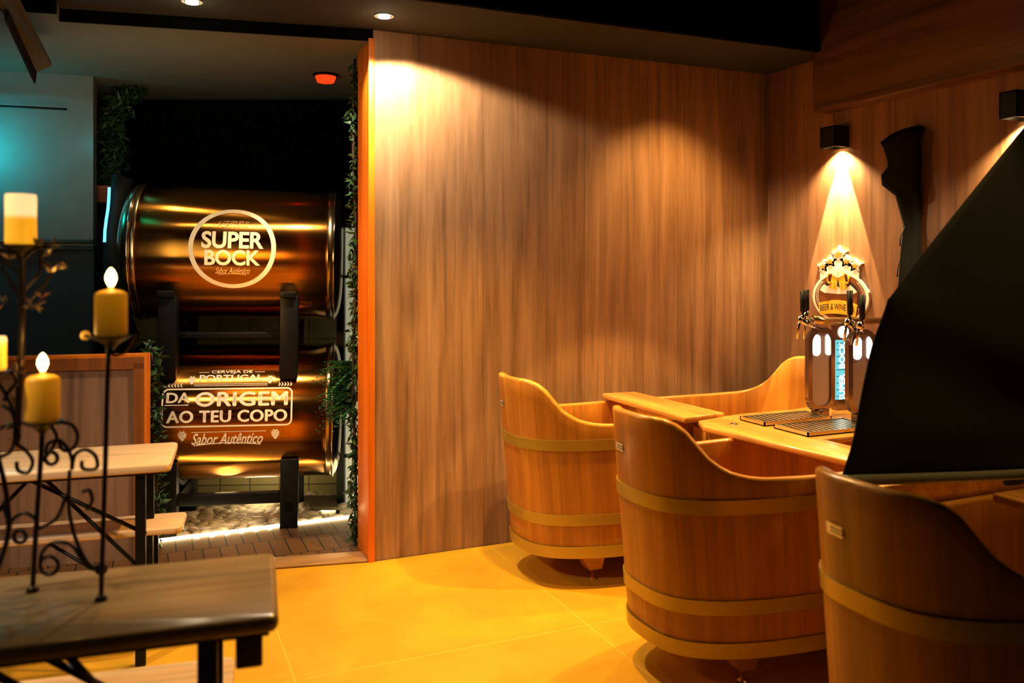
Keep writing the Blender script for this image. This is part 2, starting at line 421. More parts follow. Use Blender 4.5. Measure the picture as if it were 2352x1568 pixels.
# panelled wall and the right wall
mb = MB().box(.02, UR + .15, 0, .25, -.02, 2.95); struct('wall_front', mb, 'wall_wood')
mb = MB().box(.0, .02, 0.012, .25, -.02, 2.66); struct('trim_2', mb, 'edge', bevel=.003)
mb = MB().box(-.006, .028, -.012, .014, -.0, 2.655); struct('trim_3', mb, 'edge', bevel=.003)
mb = MB().box(UR, UR + .15, -6.8, 0, -.02, 2.95); struct('wall_right', mb, 'side_wood')

# ceiling: grey soffit along the wall, black recess beyond it, lower ceiling over the back area
mb = MB().box(.42, UR, -.55, 0, 2.699, 2.74); struct('ceiling_strip', mb, 'dark_soffit')
sof = [(.42, .0), (.42, -.55), (.2, -.55), (.03, -.56), (.0, -1.6), (-4.5, -1.6), (-4.5, .55), (-1.41, .11), (-1.41, .237), (0, 0.)]
mb = MB().prism(sof, lambda x, y: (x, y, 2.7), lambda x, y: (x, y, 2.74)); struct('ceiling_soffit', mb, 'dark_soffit')
mb = MB().box(-4.6, UR + .1, -6.9, .1, 3.0, 3.06); struct('ceiling', mb, 'black_ceiling')
mb = MB().box(.0, UR, -.575, -.55, 2.7, 3.0); struct('trim_4', mb, 'black_ceiling')
# drop to the lower back ceiling: black riser, grey underside
bl = [(.02, -.0), (-1.41, .237), (-1.41, .11), (-4.5, .60)]
back = bl + [(-4.5, 3.), (.6, 3.), (.6, .25), (.02, .25)]
mb = MB().prism(back, lambda x, y: (x, y, 2.64), lambda x, y: (x, y, 2.70)); struct('ceiling_back', mb, 'grey_paint')
mb = MB()
for a, b in ((bl[0], bl[1]), (bl[2], bl[3])):
    a3, b3 = Vector((*a, 2.642)), Vector((*b, 2.642)); dd = (b3 - a3).normalized(); nn = Vector((dd.y, -dd.x, 0))
    if nn.y > 0: nn = -nn
    mb.quadbox(a3, b3 - a3, nn * .012, (0, 0, .06))
struct('trim_5', mb, 'black_ceiling')

# wall pieces at the far left
gA, gB = cam(-4.6, 4.2), cam(-2.515, 5.1)
mb = MB(); g1 = ony(214, 400, 5.1); g0 = ony(-330, 400, 4.75); dd = (g1 - g0); dd.z = 0; g0.z = 0
nn = Vector((-dd.y, dd.x, 0)).normalized()
mb.quadbox(Vector((g0.x, g0.y, 1.62)), dd, nn * .12, (0, 0, 1.03)); struct('wall_left_upper', mb, 'grey_wall')
mb = MB(); mb.quadbox(Vector((g0.x, g0.y, -.1)) + nn * .02, dd, nn * .12, (0, 0, 1.72)); struct('wall_left_lower', mb, 'blue_wall')
mb = MB()
for z, r in ((1.645, .012), (1.605, .009)):
    mb.tube([Vector((g0.x, g0.y, z)) - nn * .012, Vector((g0.x + dd.x, g0.y + dd.y, z)) - nn * .012], r, 8)
tag(mb.build('conduit', plain('grey_conduit', (.16, .18, .16), .3, .5)), 'pair of thin grey conduits running along the left wall', 'pipe')
mb = MB().tube([ony(-60, 241, 4.86) , ony(60, 246, 4.93), ony(154, 251, 5.0)], .006, 6)
tag(mb.build('cable', 'black'), 'thin black cable stretched across the upper grey wall', 'cable')
b0 = ony(-330, 400, 6.0); b1 = ony(900, 400, 6.0)
dd2 = Vector((b1.x - b0.x, b1.y - b0.y, 0)); n2 = Vector((-dd2.y, dd2.x, 0)).normalized()
mb = MB().quadbox(Vector((b0.x, b0.y, -.2)), dd2, n2 * .1, (0, 0, 2.85)); struct('wall_back', mb, 'teal_wall')

# beige tiled wall behind and under the tanks (own object frame so that the tiles stand square)
t0 = ony(300, 1100, 5.78); t1 = ony(800, 1100, 5.86)
wl = (Vector((t1.x, t1.y)) - Vector((t0.x, t0.y))).length; an = atan2(t1.y - t0.y, t1.x - t0.x)
mb = MB().box(0, wl, 0, .06, -.2, 1.32); o = struct('wall_tiled', mb, 'tile'); o.location = (t0.x, t0.y, 0); o.rotation_euler = (0, 0, an)

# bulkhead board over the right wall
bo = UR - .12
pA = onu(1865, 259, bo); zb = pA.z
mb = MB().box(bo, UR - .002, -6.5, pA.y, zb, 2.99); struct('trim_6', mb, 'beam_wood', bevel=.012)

def spot(loc, target, energy, size, blend=.3, col=(1, .72, .36), soft=.03):
    li = D.lights.new('spot', 'SPOT'); li.energy = energy; li.color = col; li.spot_size = radians(size); li.spot_blend = blend; li.shadow_soft_size = soft
    o = D.objects.new('spot', li); COL.objects.link(o); o.location = loc; o.rotation_euler = (Vector(target) - Vector(loc)).to_track_quat('-Z', 'Y').to_euler(); return o
def point(loc, energy, col, soft=.05):
    li = D.lights.new('point', 'POINT'); li.energy = energy; li.color = col; li.shadow_soft_size = soft
    o = D.objects.new('point', li); COL.objects.link(o); o.location = loc; return o


# ------------------------------------------------------------------ wall lamps
def wall_lamp(pxl, pxm, pxr, pyt, pyb, label, power):
    pw = onu(pxr, (pyt + pyb) / 2, UR); v = -pw.y
    pf = onv(pxm, (pyt + pyb) / 2, v); uu = pf.x
    pl = onu(pxl, (pyt + pyb) / 2, uu); vf = -pl.y
    zt = onu(pxl, pyt, uu).z; zb_ = onu(pxl, pyb, uu).z
    loc = Vector((UR, -(v + vf) / 2, zb_))
    t = thing('wall_lamp', label, 'wall lamp', loc, 'black box lamps on the right wall')
    w = .006
    mb = MB().box(uu, uu + w, -v, -vf, zb_, zt).box(uu, UR, -v, -v + w, zb_, zt).box(uu, UR, -vf - w, -vf, zb_, zt).box(uu, UR, -v, -vf, zt - w, zt).box(UR - w, UR, -v, -vf, zb_, zt)
    mb.build('housing', 'blackmetal', t)
    MB().box(uu + w, UR - w, -v + w, -vf - w, zb_ + .03, zb_ + .036).build('diffuser', plain('lamp_diffuser', (.8, .65, .4), .5, emit=(1, .75, .4), es=.9), t)
    yc = -(v + vf) / 2
    mb = MB().lathe([(.018, 0), (.018, .01)], (UR - .04, yc, zb_ + .018), 16); mb.build('bulb', 'underlight', t)
    # the narrow beam grazing the wall and a weak wide one
    for ang, pwr, bl_ in ((40, power * 12, .05), (120, power * 2.2, .6)):
        li = D.lights.new('lamp_beam', 'SPOT'); li.energy = pwr; li.color = (1., .74, .4); li.spot_size = radians(ang); li.spot_blend = bl_; li.shadow_soft_size = .006
        lo = D.objects.new('lamp_beam', li); COL.objects.link(lo); lo.location = (UR - .055, yc, zb_ + .01)
        d = Vector((.055 if ang < 60 else .02, 0, -.42)).normalized(); lo.rotation_euler = d.to_track_quat('-Z', 'Y').to_euler()
wall_lamp(1884, 1918, 1950, 294, 341, 'black box wall lamp throwing a narrow beam onto the round beer sign', 26)
wall_lamp(2295, 2337, 2385, 213, 274, 'black box wall lamp at the right edge, partly above the black fabric screen', 26)

# ------------------------------------------------------------------ tubs
RIM = [(-1.1, .972), (-.955, .974), (-.93, .966), (-.905, .950), (-.88, .922), (-.855, .882), (-.83, .845), (-.80, .818), (-.755, .792), (-.70, .774), (-.63, .765), (-.45, .760), (.5, .760)]
def rimz(d):
    d = -abs(d)
    for (a, za), (b, zb2) in zip(RIM, RIM[1:]):
        if a <= d <= b:
            t = (d - a) / (b - a); return za + (zb2 - za) * t
    return .756
def tubA(z): return .905 + .088 * z
TB = .34; TO = .065
def outline(t, a, b, n=3.):
    c, s = cos(t), sin(t)
    return a * math.copysign(abs(c) ** (2 / n), c), b * math.copysign(abs(s) ** (2 / n), s)
NT = 128
TS = []
# even arc-length parameters
_f = [outline(2 * pi * i / 4000, .96, TB) for i in range(4001)]
_l = [0.]
for i in range(4000): _l.append(_l[-1] + math.dist(_f[i], _f[i + 1]))
_j = 0
for k in range(NT):
    while _l[_j] < _l[-1] * k / NT: _j += 1
    TS.append(2 * pi * _j / 4000)
PER = _l[-1]

def make_tub(cx, cy, label):
    root = thing('wooden_bathtub', label, 'bathtub', (cx, cy, 0), 'oval wooden tubs side by side')
    zb0 = .15; th = .032
    mb = MB(); rows = []
    def ring(zf, inset, hf=None):
        r = []
        for k, t in enumerate(TS):
            a0, b0 = outline(t, 1., 1.); top = rimz(a0 * tubA(.85))
            z = zf(top); x, y = outline(t, tubA(z) - inset, TB + .007 * z - inset)
            mb.uv[len(mb.v)] = (PER * k / NT, z); r.append(len(mb.v)); mb.v.append(Vector((cx + x, cy + y, z)))
        rows.append(r)
    lv = [0, .12, .25, .4, .55, .7, .82, .92, 1.]
    for q in lv: ring(lambda T, q=q: zb0 + (T - .012 - zb0) * q, 0)
    ring(lambda T: T - .003, .004); ring(lambda T: T, .010); ring(lambda T: T, th - .010); ring(lambda T: T - .003, th - .004)
    for q in (1., .8, .6, .4, .2, 0.): ring(lambda T, q=q: .30 + (T - .012 - .30) * q, th)
    for a, b in zip(rows, rows[1:]):
        for k in range(NT):
            j = (k + 1) % NT; mb.smooth.add(len(mb.f)); mb.f.append((a[k], a[j], b[j], b[k]))
    mb.f.append(tuple(rows[0])); mb.f.append(tuple(reversed(rows[-1])))
    sh = mb.build('shell', 'tub', root); sh.data.materials.append(M['tubrim'])
    nrow = len(lv)
    for i in range((nrow - 1) * NT, (nrow + 4) * NT): sh.data.polygons[i].material_index = 1
    for z0, z1 in ((.646, .697), (.298, .348), (.146, .20)):
        mb = MB(); rr = []
        for z, off in ((z0, .001), (z0, .006), (z1, .006), (z1, .001)):
            r = []
            for t in TS:
                x, y = outline(t, tubA(z) + off, TB + .007 * z + off); r.append(len(mb.v)); mb.v.append(Vector((cx + x, cy + y, z)))
            rr.append(r)
        n0 = len(mb.v)
        for q in (1, 2):                   # the outer face has vertices of its own so that it shades as a flat band
            for idx in rr[q]: mb.v.append(mb.v[idx].copy())
        oa, ob = list(range(n0, n0 + NT)), list(range(n0 + NT, n0 + 2 * NT))
        for a, b, sm in ((rr[0], rr[1], 0), (oa, ob, 1), (rr[2], rr[3], 0)):
            for k in range(NT):
                j = (k + 1) % NT
                if sm: mb.smooth.add(len(mb.f))
                mb.f.append((a[k], a[j], b[j], b[k]))
        mb.build('hoop', 'hoop', root, fix=False)
    for sx in (-.62, .02, .62):
        for sy in (-.17, .17):
            x, y = cx + sx, cy + sy
            mb = MB(); mb.prism([(-.075, .15), (.075, .15), (.045, .055), (-.02, .055)], lambda a, b: (x + a, y - .035, b), lambda a, b: (x + a, y + .035, b))
            lg = mb.build('foot', M['tubrim'], root)
            MB().lathe([(.022, 0), (.022, .006), (.007, .01), (.007, .056)], (x + .015, y, 0), 12).build('adjuster', 'steel', lg)
    # small maker's plate on the head end
    z = .832
    def pl(s, zz, off):
        a_, b_ = tubA(zz) + off, TB + .007 * zz + off
        return Vector((cx - a_ * (1 - abs(s / b_) ** 3) ** (1 / 3), cy + s, zz))
    S = [.105 - .0155 * i for i in range(5)]
    mb = MB()
    for s in S:
        for zz in (z - .015, z + .015): mb.v.append(pl(s, zz, .0025))
    for i in range(4): a = 2 * i; mb.f.append((a, a + 1, a + 3, a + 2))
    p = mb.build('maker_plate', 'plate', root, fix=False)
    mb = MB()
    for zz in (z - .005, z + .004):
        n = len(mb.v)
        for s in S[1:]:
            for e in (-.0015, .0015): mb.v.append(pl(s, zz + e, .0032))
        for i in range(3): a = n + 2 * i; mb.f.append((a, a + 1, a + 3, a + 2))
    mb.build('engraving', 'ink', p, fix=False)
    return root

TC = [(1.534, .42 + TO), (1.545, 1.52 + TO), (1.535, 2.598 + TO)]
make_tub(TC[0][0], -TC[0][1], 'oval wooden tub with brass hoops standing closest to the panelled wall')
make_tub(TC[1][0], -TC[1][1], 'middle oval wooden tub with brass hoops, its back in shadow')
make_tub(TC[2][0], -TC[2][1], 'nearest oval wooden tub cut off by the right edge, high dark backrest')

# ------------------------------------------------------------------ trays, counters and taps
def slab(name, poly, z0, z1, m, label, cat, bevel=.008, group=None, parent=None):
    mb = MB().prism(poly, lambda x, y: (x, -y, z0), lambda x, y: (x, -y, z1))
    o = mb.build(name, m, parent, bevel=bevel)
    if label: tag(o, label, cat, group)
    return o
slab('tub_tray', [(1.27, .14), (1.47, .16), (1.50, .92), (1.25, .95)], .77, .80, 'plank', 'orange wooden tray board laid across the tub by the wall', 'tray', .008)
c1 = thing('tap_counter', 'wooden tap counter with drip trays between the wall tub and the middle tub', 'counter', (1.8, -1.0, 0))
slab('cabinet', [(1.36, .86), (2.28, .86), (2.28, 1.16), (1.36, 1.16)], .0, .735, 'tubrim', None, None, .004, parent=c1)
slab('worktop', [(1.31, .97), (1.60, .90), (2.30, .90), (2.30, 1.52), (1.53, 1.52), (1.56, 2.02), (1.36, 2.04), (1.25, 1.09)], .757, .785, 'plank', None, None, .008, parent=c1)
mb = MB().lathe([(.019, .785), (.019, .788), (.012, .788), (.012, .784)], (onz(1686, 973, .787).x, onz(1686, 973, .787).y, 0), 20); mb.build('port_ring', 'steel', c1)
c2 = thing('tap_counter', 'wooden counter under the black fabric screen beside the nearest tub', 'counter', (1.8, -2.1, 0))
slab('cabinet', [(1.42, 2.02), (2.3, 2.02), (2.3, 2.24), (1.42, 2.24)], .0, .66, 'tubrim', None, None, .004, parent=c2)
slab('worktop', [(1.30, 2.0), (2.4, 2.0), (2.4, 2.10), (1.30, 2.06)], .66, .74, 'plank', None, None, .006, parent=c2)
slab('tub_tray', [(1.385, 2.40), (1.62, 2.40), (1.62, 3.10), (1.37, 3.10)], .762, .792, 'plank', 'wooden tray board laid across the nearest tub', 'tray', .008)
MB().box(1.84, 1.92, -2.125, -2.103, .70, .735).build('hinge_plate', 'blackmetal', c2)

def drip_tray(u0, u1, v0, v1, label, z=.786):
    t = thing('drip_tray', label, 'drip tray', ((u0 + u1) / 2, -(v0 + v1) / 2, z), 'steel drip trays on the tap counter')
    mb = MB().box(u0, u1, -v1, -v0, z, z + .004)
    w = .006
    for a in ((u0, u1, -v1, -v1 + w), (u0, u1, -v0 - w, -v0), (u0, u0 + w, -v1, -v0), (u1 - w, u1, -v1, -v0)): mb.box(*a, z, z + .018)
    mb.build('pan', 'grate', t)
    MB().box(u0 + .008, u1 - .008, -v1 + .008, -v0 - .008, z + .010, z + .015).build('grate', 'slots', t)
drip_tray(1.49, 1.88, 1.045, 1.215, 'slotted steel drip tray in front of the left beer tower')
drip_tray(1.50, 1.90, 1.265, 1.475, 'slotted steel drip tray nearer the room, beneath the right beer tower')

def oval(w, h, r, n=10):
    pts = []
    for cx, cy, a0 in ((w / 2 - r, h / 2 - r, 0), (-w / 2 + r, h / 2 - r, 90), (-w / 2 + r, -h / 2 + r, 180), (w / 2 - r, -h / 2 + r, 270)):
        for i in range(n + 1): a = radians(a0 + 90 * i / n); pts.append((cx + r * cos(a), cy + r * sin(a)))
    return pts

def beer_tower(pl, pr, pyt, pyb, v, taps, label):
    A_, B_ = onv(pl, pyt, v), onv(pr, pyt, v); bt = onv((pl + pr) / 2, pyb, v)
    u0, u1 = A_.x, B_.x; zt = A_.z; zb_ = bt.z; uc = (u0 + u1) / 2; w = u1 - u0; h = zt - zb_; zc = (zt + zb_) / 2
    t = thing('beer_tower', label, 'beer tap', (uc, -v, .785), 'steel beer towers with two taps each')
    rot = .0
    def at(d): return lambda a, b: (uc + a, -v + d, zc + b)
    # outer band
    po = oval(w, h, w * .42); pi_ = oval(w - .05, h - .05, (w - .05) * .42)
    mb = MB(); L = len(po); n = 0
    for ring_, d in ((po, -.012), (po, .012), (pi_, .012), (pi_, -.012)):
        for p in ring_: mb.v.append(Vector(at(d)(*p)))
    for i in range(4):
        for k in range(L): j = (k + 1) % L; a, b = i * L, ((i + 1) % 4) * L; mb.f.append((a + k, a + j, b + j, b + k))
    mb.build('frame', 'mirror', t)
    mb = MB().prism(pi_, at(-.004), at(.008)); mb.build('panel', 'towerpanel', t)
    MB().box(uc - .03, uc + .03, -v - .03, -v + .03, .787, zb_ + .012).build('base', 'mirror', t, bevel=.003)
    # lit badges
    for a in (-.028, .045):
        mb = MB().prism([(x + a, y + h / 2 - .085) for x, y in oval(.046 if a < 0 else .032, .10, .016 if a > 0 else .022, 8)], at(-.009), at(-.005)); b = mb.build('badge', 'white_led', t); b['label'] = 'glowing white oval badge'
    # taps
    for (hx, hy0, hy1, sx, sy0, sy1, dv) in taps:
        vv = v + dv
        top = onv(hx, hy0, vv); bot = onv(hx + .5, hy1, vv); bd = onv((hx + sx) / 2, (hy1 + sy0) / 2 + 2, vv)
        mb = MB().tube([bot, top], [.0125, .0135], 12); tp = mb.build('tap_handle', 'black', t)
        mb = MB().tube([bot + Vector((0, 0, .002)), bot - Vector((0, 0, .02)), bd], [.008, .012, .012], 10)
        mb.lathe([(.0, -.017), (.011, -.013), (.016, 0), (.011, .013), (.0, .017)], bd, 12)
        mb.tube([bd, Vector((uc, -v, zt - .012))], [.012, .014], 10)
        s0, s1 = onv(sx + 4, sy0, vv), onv(sx, sy1, vv)
        mb.tube([bd, s0, s1], [.008, .0065, .006], 10); mb.lathe([(.019, -.006), (.019, .006)], bd + (Vector((uc, -v, zt)) - bd) * .35, 16, Matrix.Rotation(pi / 2, 3, 'Y'))
        mb.build('faucet', 'steel', t)
    return t
beer_tower(1853, 1914, 752, 944, 1.12, [(1844, 668, 716, 1831, 748, 778, .03), (1852, 665, 712, 1846, 748, 778, -.03)], 'left steel beer tower with two black tap handles close together')
beer_tower(1945, 2010, 757, 952, 1.36, [(1952, 667, 722, 1939, 752, 784, -.03), (1980, 677, 732, 1967, 758, 794, .03)], 'right steel beer tower half hidden by the black fabric screen')

# glowing column with the pipe on top
v = 1.0
t = thing('lit_beer_column', 'glowing pale blue column with upright white lettering between the beer towers', 'beer tap', (onv(1931, 950, v).x, -v, .785))
a, b = onv(1916, 780, v), onv(1948, 914, v)
MB().box(a.x, b.x, -v - .012, -v + .012, b.z, a.z).build('display', 'cyan_led', t)
mb = MB()
for k in range(9):
    z = b.z + (a.z - b.z) * (k + .5) / 9; mb.box(a.x + .003, b.x - .003, -v - .0135, -v - .012, z - .004, z + .002)
mb.build('stripes', lamp_mat('pale_blue_stripes', (.12, .5, .55), .7), t)
mb = MB(); xm = (a.x + b.x) / 2 - .012; zz0, zz1 = b.z - .012, a.z - .005
def vert(x, y): return (xm - y, -v - .018, (zz0 + zz1) / 2 + x)
bm = text_bm('SUPER  BOCK', (zz1 - zz0) * .97, .038, 0, 0, bold=.025); add_bm(mb, bm, vert); mb.build('lettering', 'white_led', t)
c = onv(1931, 762, v); mb = MB().lathe([(.03, -.004), (.03, .004)], c + Vector((0, -.02, 0)), 24, Matrix.Rotation(pi / 2, 3, 'X')); mb.build('badge', 'white_led', t)
mb = MB().box(a.x - .004, b.x + .004, -v - .016, -v + .016, a.z, onv(1931, 745, v).z); mb.box(a.x + .0, b.x, -v - .02, -v + .02, .786, b.z); mb.build('column', 'mirror', t)
mb = MB().tube([onv(1866, 732, v), onv(1892, 737, v), onv(1945, 737, v), onv(2045, 736, v)], .017, 14); mb.build('pipe', plain('brass_pipe', (.6, .45, .2), .25, 1.), t)

# ------------------------------------------------------------------ round sign on the right wall
sc = thing('beer_sign', 'round sign with clinking beer mugs crowned by five stars on the right wall', 'sign', (UR, onu(1933, 682, UR).y, onu(1933, 682, UR).z))
def sg(d):                                 # sign units: picture pixels about its centre -> wall
    o = onu(1933.5, 682, UR)
    return lambda a, b: (UR - d, o.y - a * .00316, o.z + b * .00236)
def Z(x, y): return ((x / 6.535 + 1800) - 1933.5, 682 - (y / 6.535 + 540))
def circ(r, n=48, cx=0, cy=0, ry=None): return [(cx + r * cos(2 * pi * i / n), cy + (ry or r) * sin(2 * pi * i / n)) for i in range(n)]
def star(cx, cy, r, q=.45): return [(cx + (r if i % 2 == 0 else r * q) * sin(pi * i / 5), cy + (r if i % 2 == 0 else r * q) * cos(pi * i / 5)) for i in range(10)]
white = plain('sign_white', (.85, .8, .68), .5); gold = plain('sign_gold', (.7, .36, .05), .4, .3)
yel = plain('sign_yellow', (.85, .48, .03), .5); brown = plain('sign_brown', (.22, .07, .015), .5); foam = plain('sign_foam', (.8, .75, .62), .5)
def layer(nm, polys, d0, d1, m):
    mb = MB()
    for p in polys: mb.prism(p, sg(d1), sg(d0))
    mb.build(nm, m, sc)
stars = [(Z(610, 450), 15), (Z(730, 372), 15), (Z(852, 260), 18), (Z(970, 372), 15), (Z(1100, 440), 15)]
layer('backing', [circ(66, 56, 0, 0, 60)], .0, .016, white)
layer('star_base', [star(c[0], c[1], r + 2, .52) for c, r in stars] + [[Z(560, 560), Z(640, 420), Z(850, 330), Z(1060, 420), Z(1160, 560), Z(1160, 700), Z(560, 700)]], .0, .0155, white)
layer('star', [star(c[0], c[1] - 1, r * .58) for c, r in stars], .0155, .0175, gold)
layer('ring', [circ(60, 56, 0, 0, 55)], .016, .017, brown)
for side in (0, 1):
    wr = []
    for k2 in range(17):
        a = radians(-35 + 75 * k2 / 16) if side else radians(215 - 75 * k2 / 16)
        c, q_ = cos(a), sin(a)
        for k in (-.8, .8): wr.append([(c * 55 + 4 * k * c, q_ * 50 + 3 * abs(k) + 1.5), (c * 55 + 4 * k * c + 1.5, q_ * 50 + 3), (c * 55, q_ * 50)])
    layer('wreath', wr, .017, .018, foam)
layer('disc', [circ(48, 48, 0, 0, 46)], .017, .0185, plain('sign_dark', (.05, .02, .01), .5))
layer('beer', [[Z(560, 850), Z(1150, 850), Z(1130, 1040), Z(1100, 1200), Z(600, 1200), Z(575, 1040)]], .0185, .0195, brown)
layer('foam', [[Z(570, 830), Z(600, 770), Z(640, 735), Z(680, 770), Z(720, 750), Z(760, 800), Z(850, 760), Z(900, 800), Z(980, 790), Z(1040, 740), Z(1080, 775), Z(1140, 840), Z(1100, 868), Z(860, 880), Z(640, 870)]], .0195, .0205, foam)
for sgn in (-1, 1):
    cxz = 862
    def q(x, y): return Z(cxz + sgn * (x - cxz), y)
    layer('mug', [[q(770, 585), q(860, 640), q(830, 820), q(720, 790)]], .0205, .0225, yel)
    layer('mug_shade', [[q(800, 700), q(825, 705), q(812, 800), q(790, 795)], [q(745, 690), q(765, 692), q(750, 780), q(735, 775)]], .0225, .023, gold)
    mb = MB(); f = sg(.0215); mb.tube([f(*q(x, y)) for x, y in ((765, 570), (725, 565), (705, 610), (700, 680), (715, 715), (740, 700))], .006, 6); mb.build('mug_handle', yel, sc)
    layer('mug_foam', [[q(760, 545), q(775, 495), q(815, 475), q(858, 510), q(866, 560), q(862, 632), q(775, 588)]], .0225, .0235, foam)
bn = []
for i in range(17): a = -1 + i / 8; bn.append(Z(850 + a * 300, 978 + 62 * a * a))
for i in range(17): a = 1 - i / 8; bn.append(Z(850 + a * 270, 1185 + 40 * a * a))
layer('banner', [bn], .0195, .022, yel)
mb = MB(); bm = text_bm('BEER & WINE SPA', 82, 15, Z(848, 0)[0], Z(0, 1110)[1] - 1, bold=.012, arc=6); add_bm(mb, bm, sg(.0226)); mb.build('lettering', 'ink', sc)

# ------------------------------------------------------------------ fabric screens
def cloth_patch(name, rows, label, cat, th=.012, parent=None, amp=.0, sub=2, m='cloth'):
    """rows: list of polylines (same count) -> smooth sheet"""
    mb = MB(); n = len(rows[0])
    for r in rows:
        for p in r: mb.v.append(Vector(p))
    for i in range(len(rows) - 1):
        for k in range(n - 1):
            a = i * n + k; mb.smooth.add(len(mb.f)); mb.f.append((a, a + 1, a + n + 1, a + n))
    o = mb.build(name, m, parent)
    so = o.modifiers.new('thick', 'SOLIDIFY'); so.thickness = th
    sb = o.modifiers.new('sub', 'SUBSURF'); sb.levels = sub; sb.render_levels = sub
    if label: tag(o, label, cat)
    return o
# open screen: free edge on the left, running back to its hinge on the right wall
VF = 2.16
left = [(1935, 1098), (1950, 1040), (1968, 960), (1990, 860), (2008, 775), (2030, 688), (2075, 640), (2140, 560), (2240, 435), (2342, 308), (2420, 215)]
tF = thing('fabric_screen', 'large open black fabric screen hinged to the right wall above the counter', 'screen', (UR, -VF, .8))
rows = []
dense = []
for (xa, ya), (xb, yb) in zip(left, left[1:]):
    for k in range(4): dense.append((xa + (xb - xa) * k / 4, ya + (yb - ya) * k / 4))
dense.append(left[-1])
L0 = [onv(x, y, VF) for x, y in dense]; n = len(L0)
hem_r = Vector((UR - .02, -VF, .735))
top_r = Vector((UR - .02, -VF, 2.42))
NK = 26
for i, p in enumerate(L0):
    f = i / (n - 1); r = []
    i0 = 20
    if i <= i0: tgt = Vector((UR - .02, -VF, .735 + i / i0 * .20))
    else: tgt = Vector((UR - .02, -VF, .935 + (i - i0) / (n - 1 - i0) * 1.485))
    for k in range(NK):
        g = k / (NK - 1); q = p.lerp(tgt, g)
        i_ = i / 4
        crease = .035 * math.exp(-((i_ - 5) / .9) ** 2) * (1 - g * .6) * .6 + .008 * math.exp(-((i_ - 1.4 - g) / .8) ** 2)
        w = .010 * sin(i_ * 1.1 + g * 3.) + .006 * sin(i_ * .9 - g * 6)
        sag = -.012 * sin(pi * g) if i == 0 else 0
        r.append(q + Vector((0, -(w * min(1, g * 4) + crease), sag)))
    rows.append(r)
cloth_patch('fabric', rows, None, None, .006, tF, sub=0)
h = [r for r in rows[0]]
mb = MB().tube([p + Vector((0, -.004, -.006)) for p in h], .018, 12); mb.build('hem', plain('hem_canvas', (.13, .14, .09), .6), tF)
mb = MB().box(UR - .03, UR - .001, -VF - .02, -VF + .02, .70, 2.44); mb.build('hinge_rail', 'blackmetal', tF)

# folded screen hanging further back on the right wall
tB = thing('folded_fabric_screen', 'folded black fabric screen hanging as a gathered bundle on the right wall', 'screen', (UR, -1.1, 1.3))
sections = [(740, 2060, 2120), (640, 2066, 2128), (575, 2070, 2130), (517, 2078, 2128), (450, 2058, 2134), (428, 2026, 2136), (405, 2024, 2142), (385, 2040, 2146), (370, 2038, 2147), (345, 2030, 2142), (330, 2023, 2137), (310, 2050, 2136), (300, 2070, 2136), (291, 2098, 2135)]
mb = MB(); K = 28; vb = 1.12
for (py, xa, xb) in sections:
    A_, B_ = onv(xa, py, vb), onv(xb, py, vb); cx = (A_ + B_) / 2; hw = (B_ - A_).length / 2
    for k in range(K):
        t_ = 2 * pi * k / K; rr = 1 + .0 * k; fold = .72 + .28 * cos(6 * t_ + py * .01)
        mb.v.append(cx + Vector((hw * cos(t_), .045 * fold * sin(t_), 0)))
for i in range(len(sections) - 1):
    for k in range(K):
        a = i * K + k; b = i * K + (k + 1) % K; mb.smooth.add(len(mb.f)); mb.f.append((a, b, b + K, a + K))
mb.f.append(tuple(range(K))); mb.f.append(tuple(reversed(range((len(sections) - 1) * K, len(sections) * K))))
mb.build('fabric', 'cloth', tB)
mb = MB().tube([onv(2079, 520, vb - .0) , onv(2068, 545, vb + .05), onv(2067, 565, vb + .05)], .003, 6).tube([onv(2068, 590, vb + .05), onv(2062, 620, vb + .05), onv(2061, 636, vb + .05)], .003, 6)
mb.build('tie_cord', 'black', tB)
pe = onv(2128, 560, vb)
mb = MB().tube([pe, Vector((UR - .005, pe.y, pe.z))], .008, 8); mb.build('bracket', 'steel', tB)

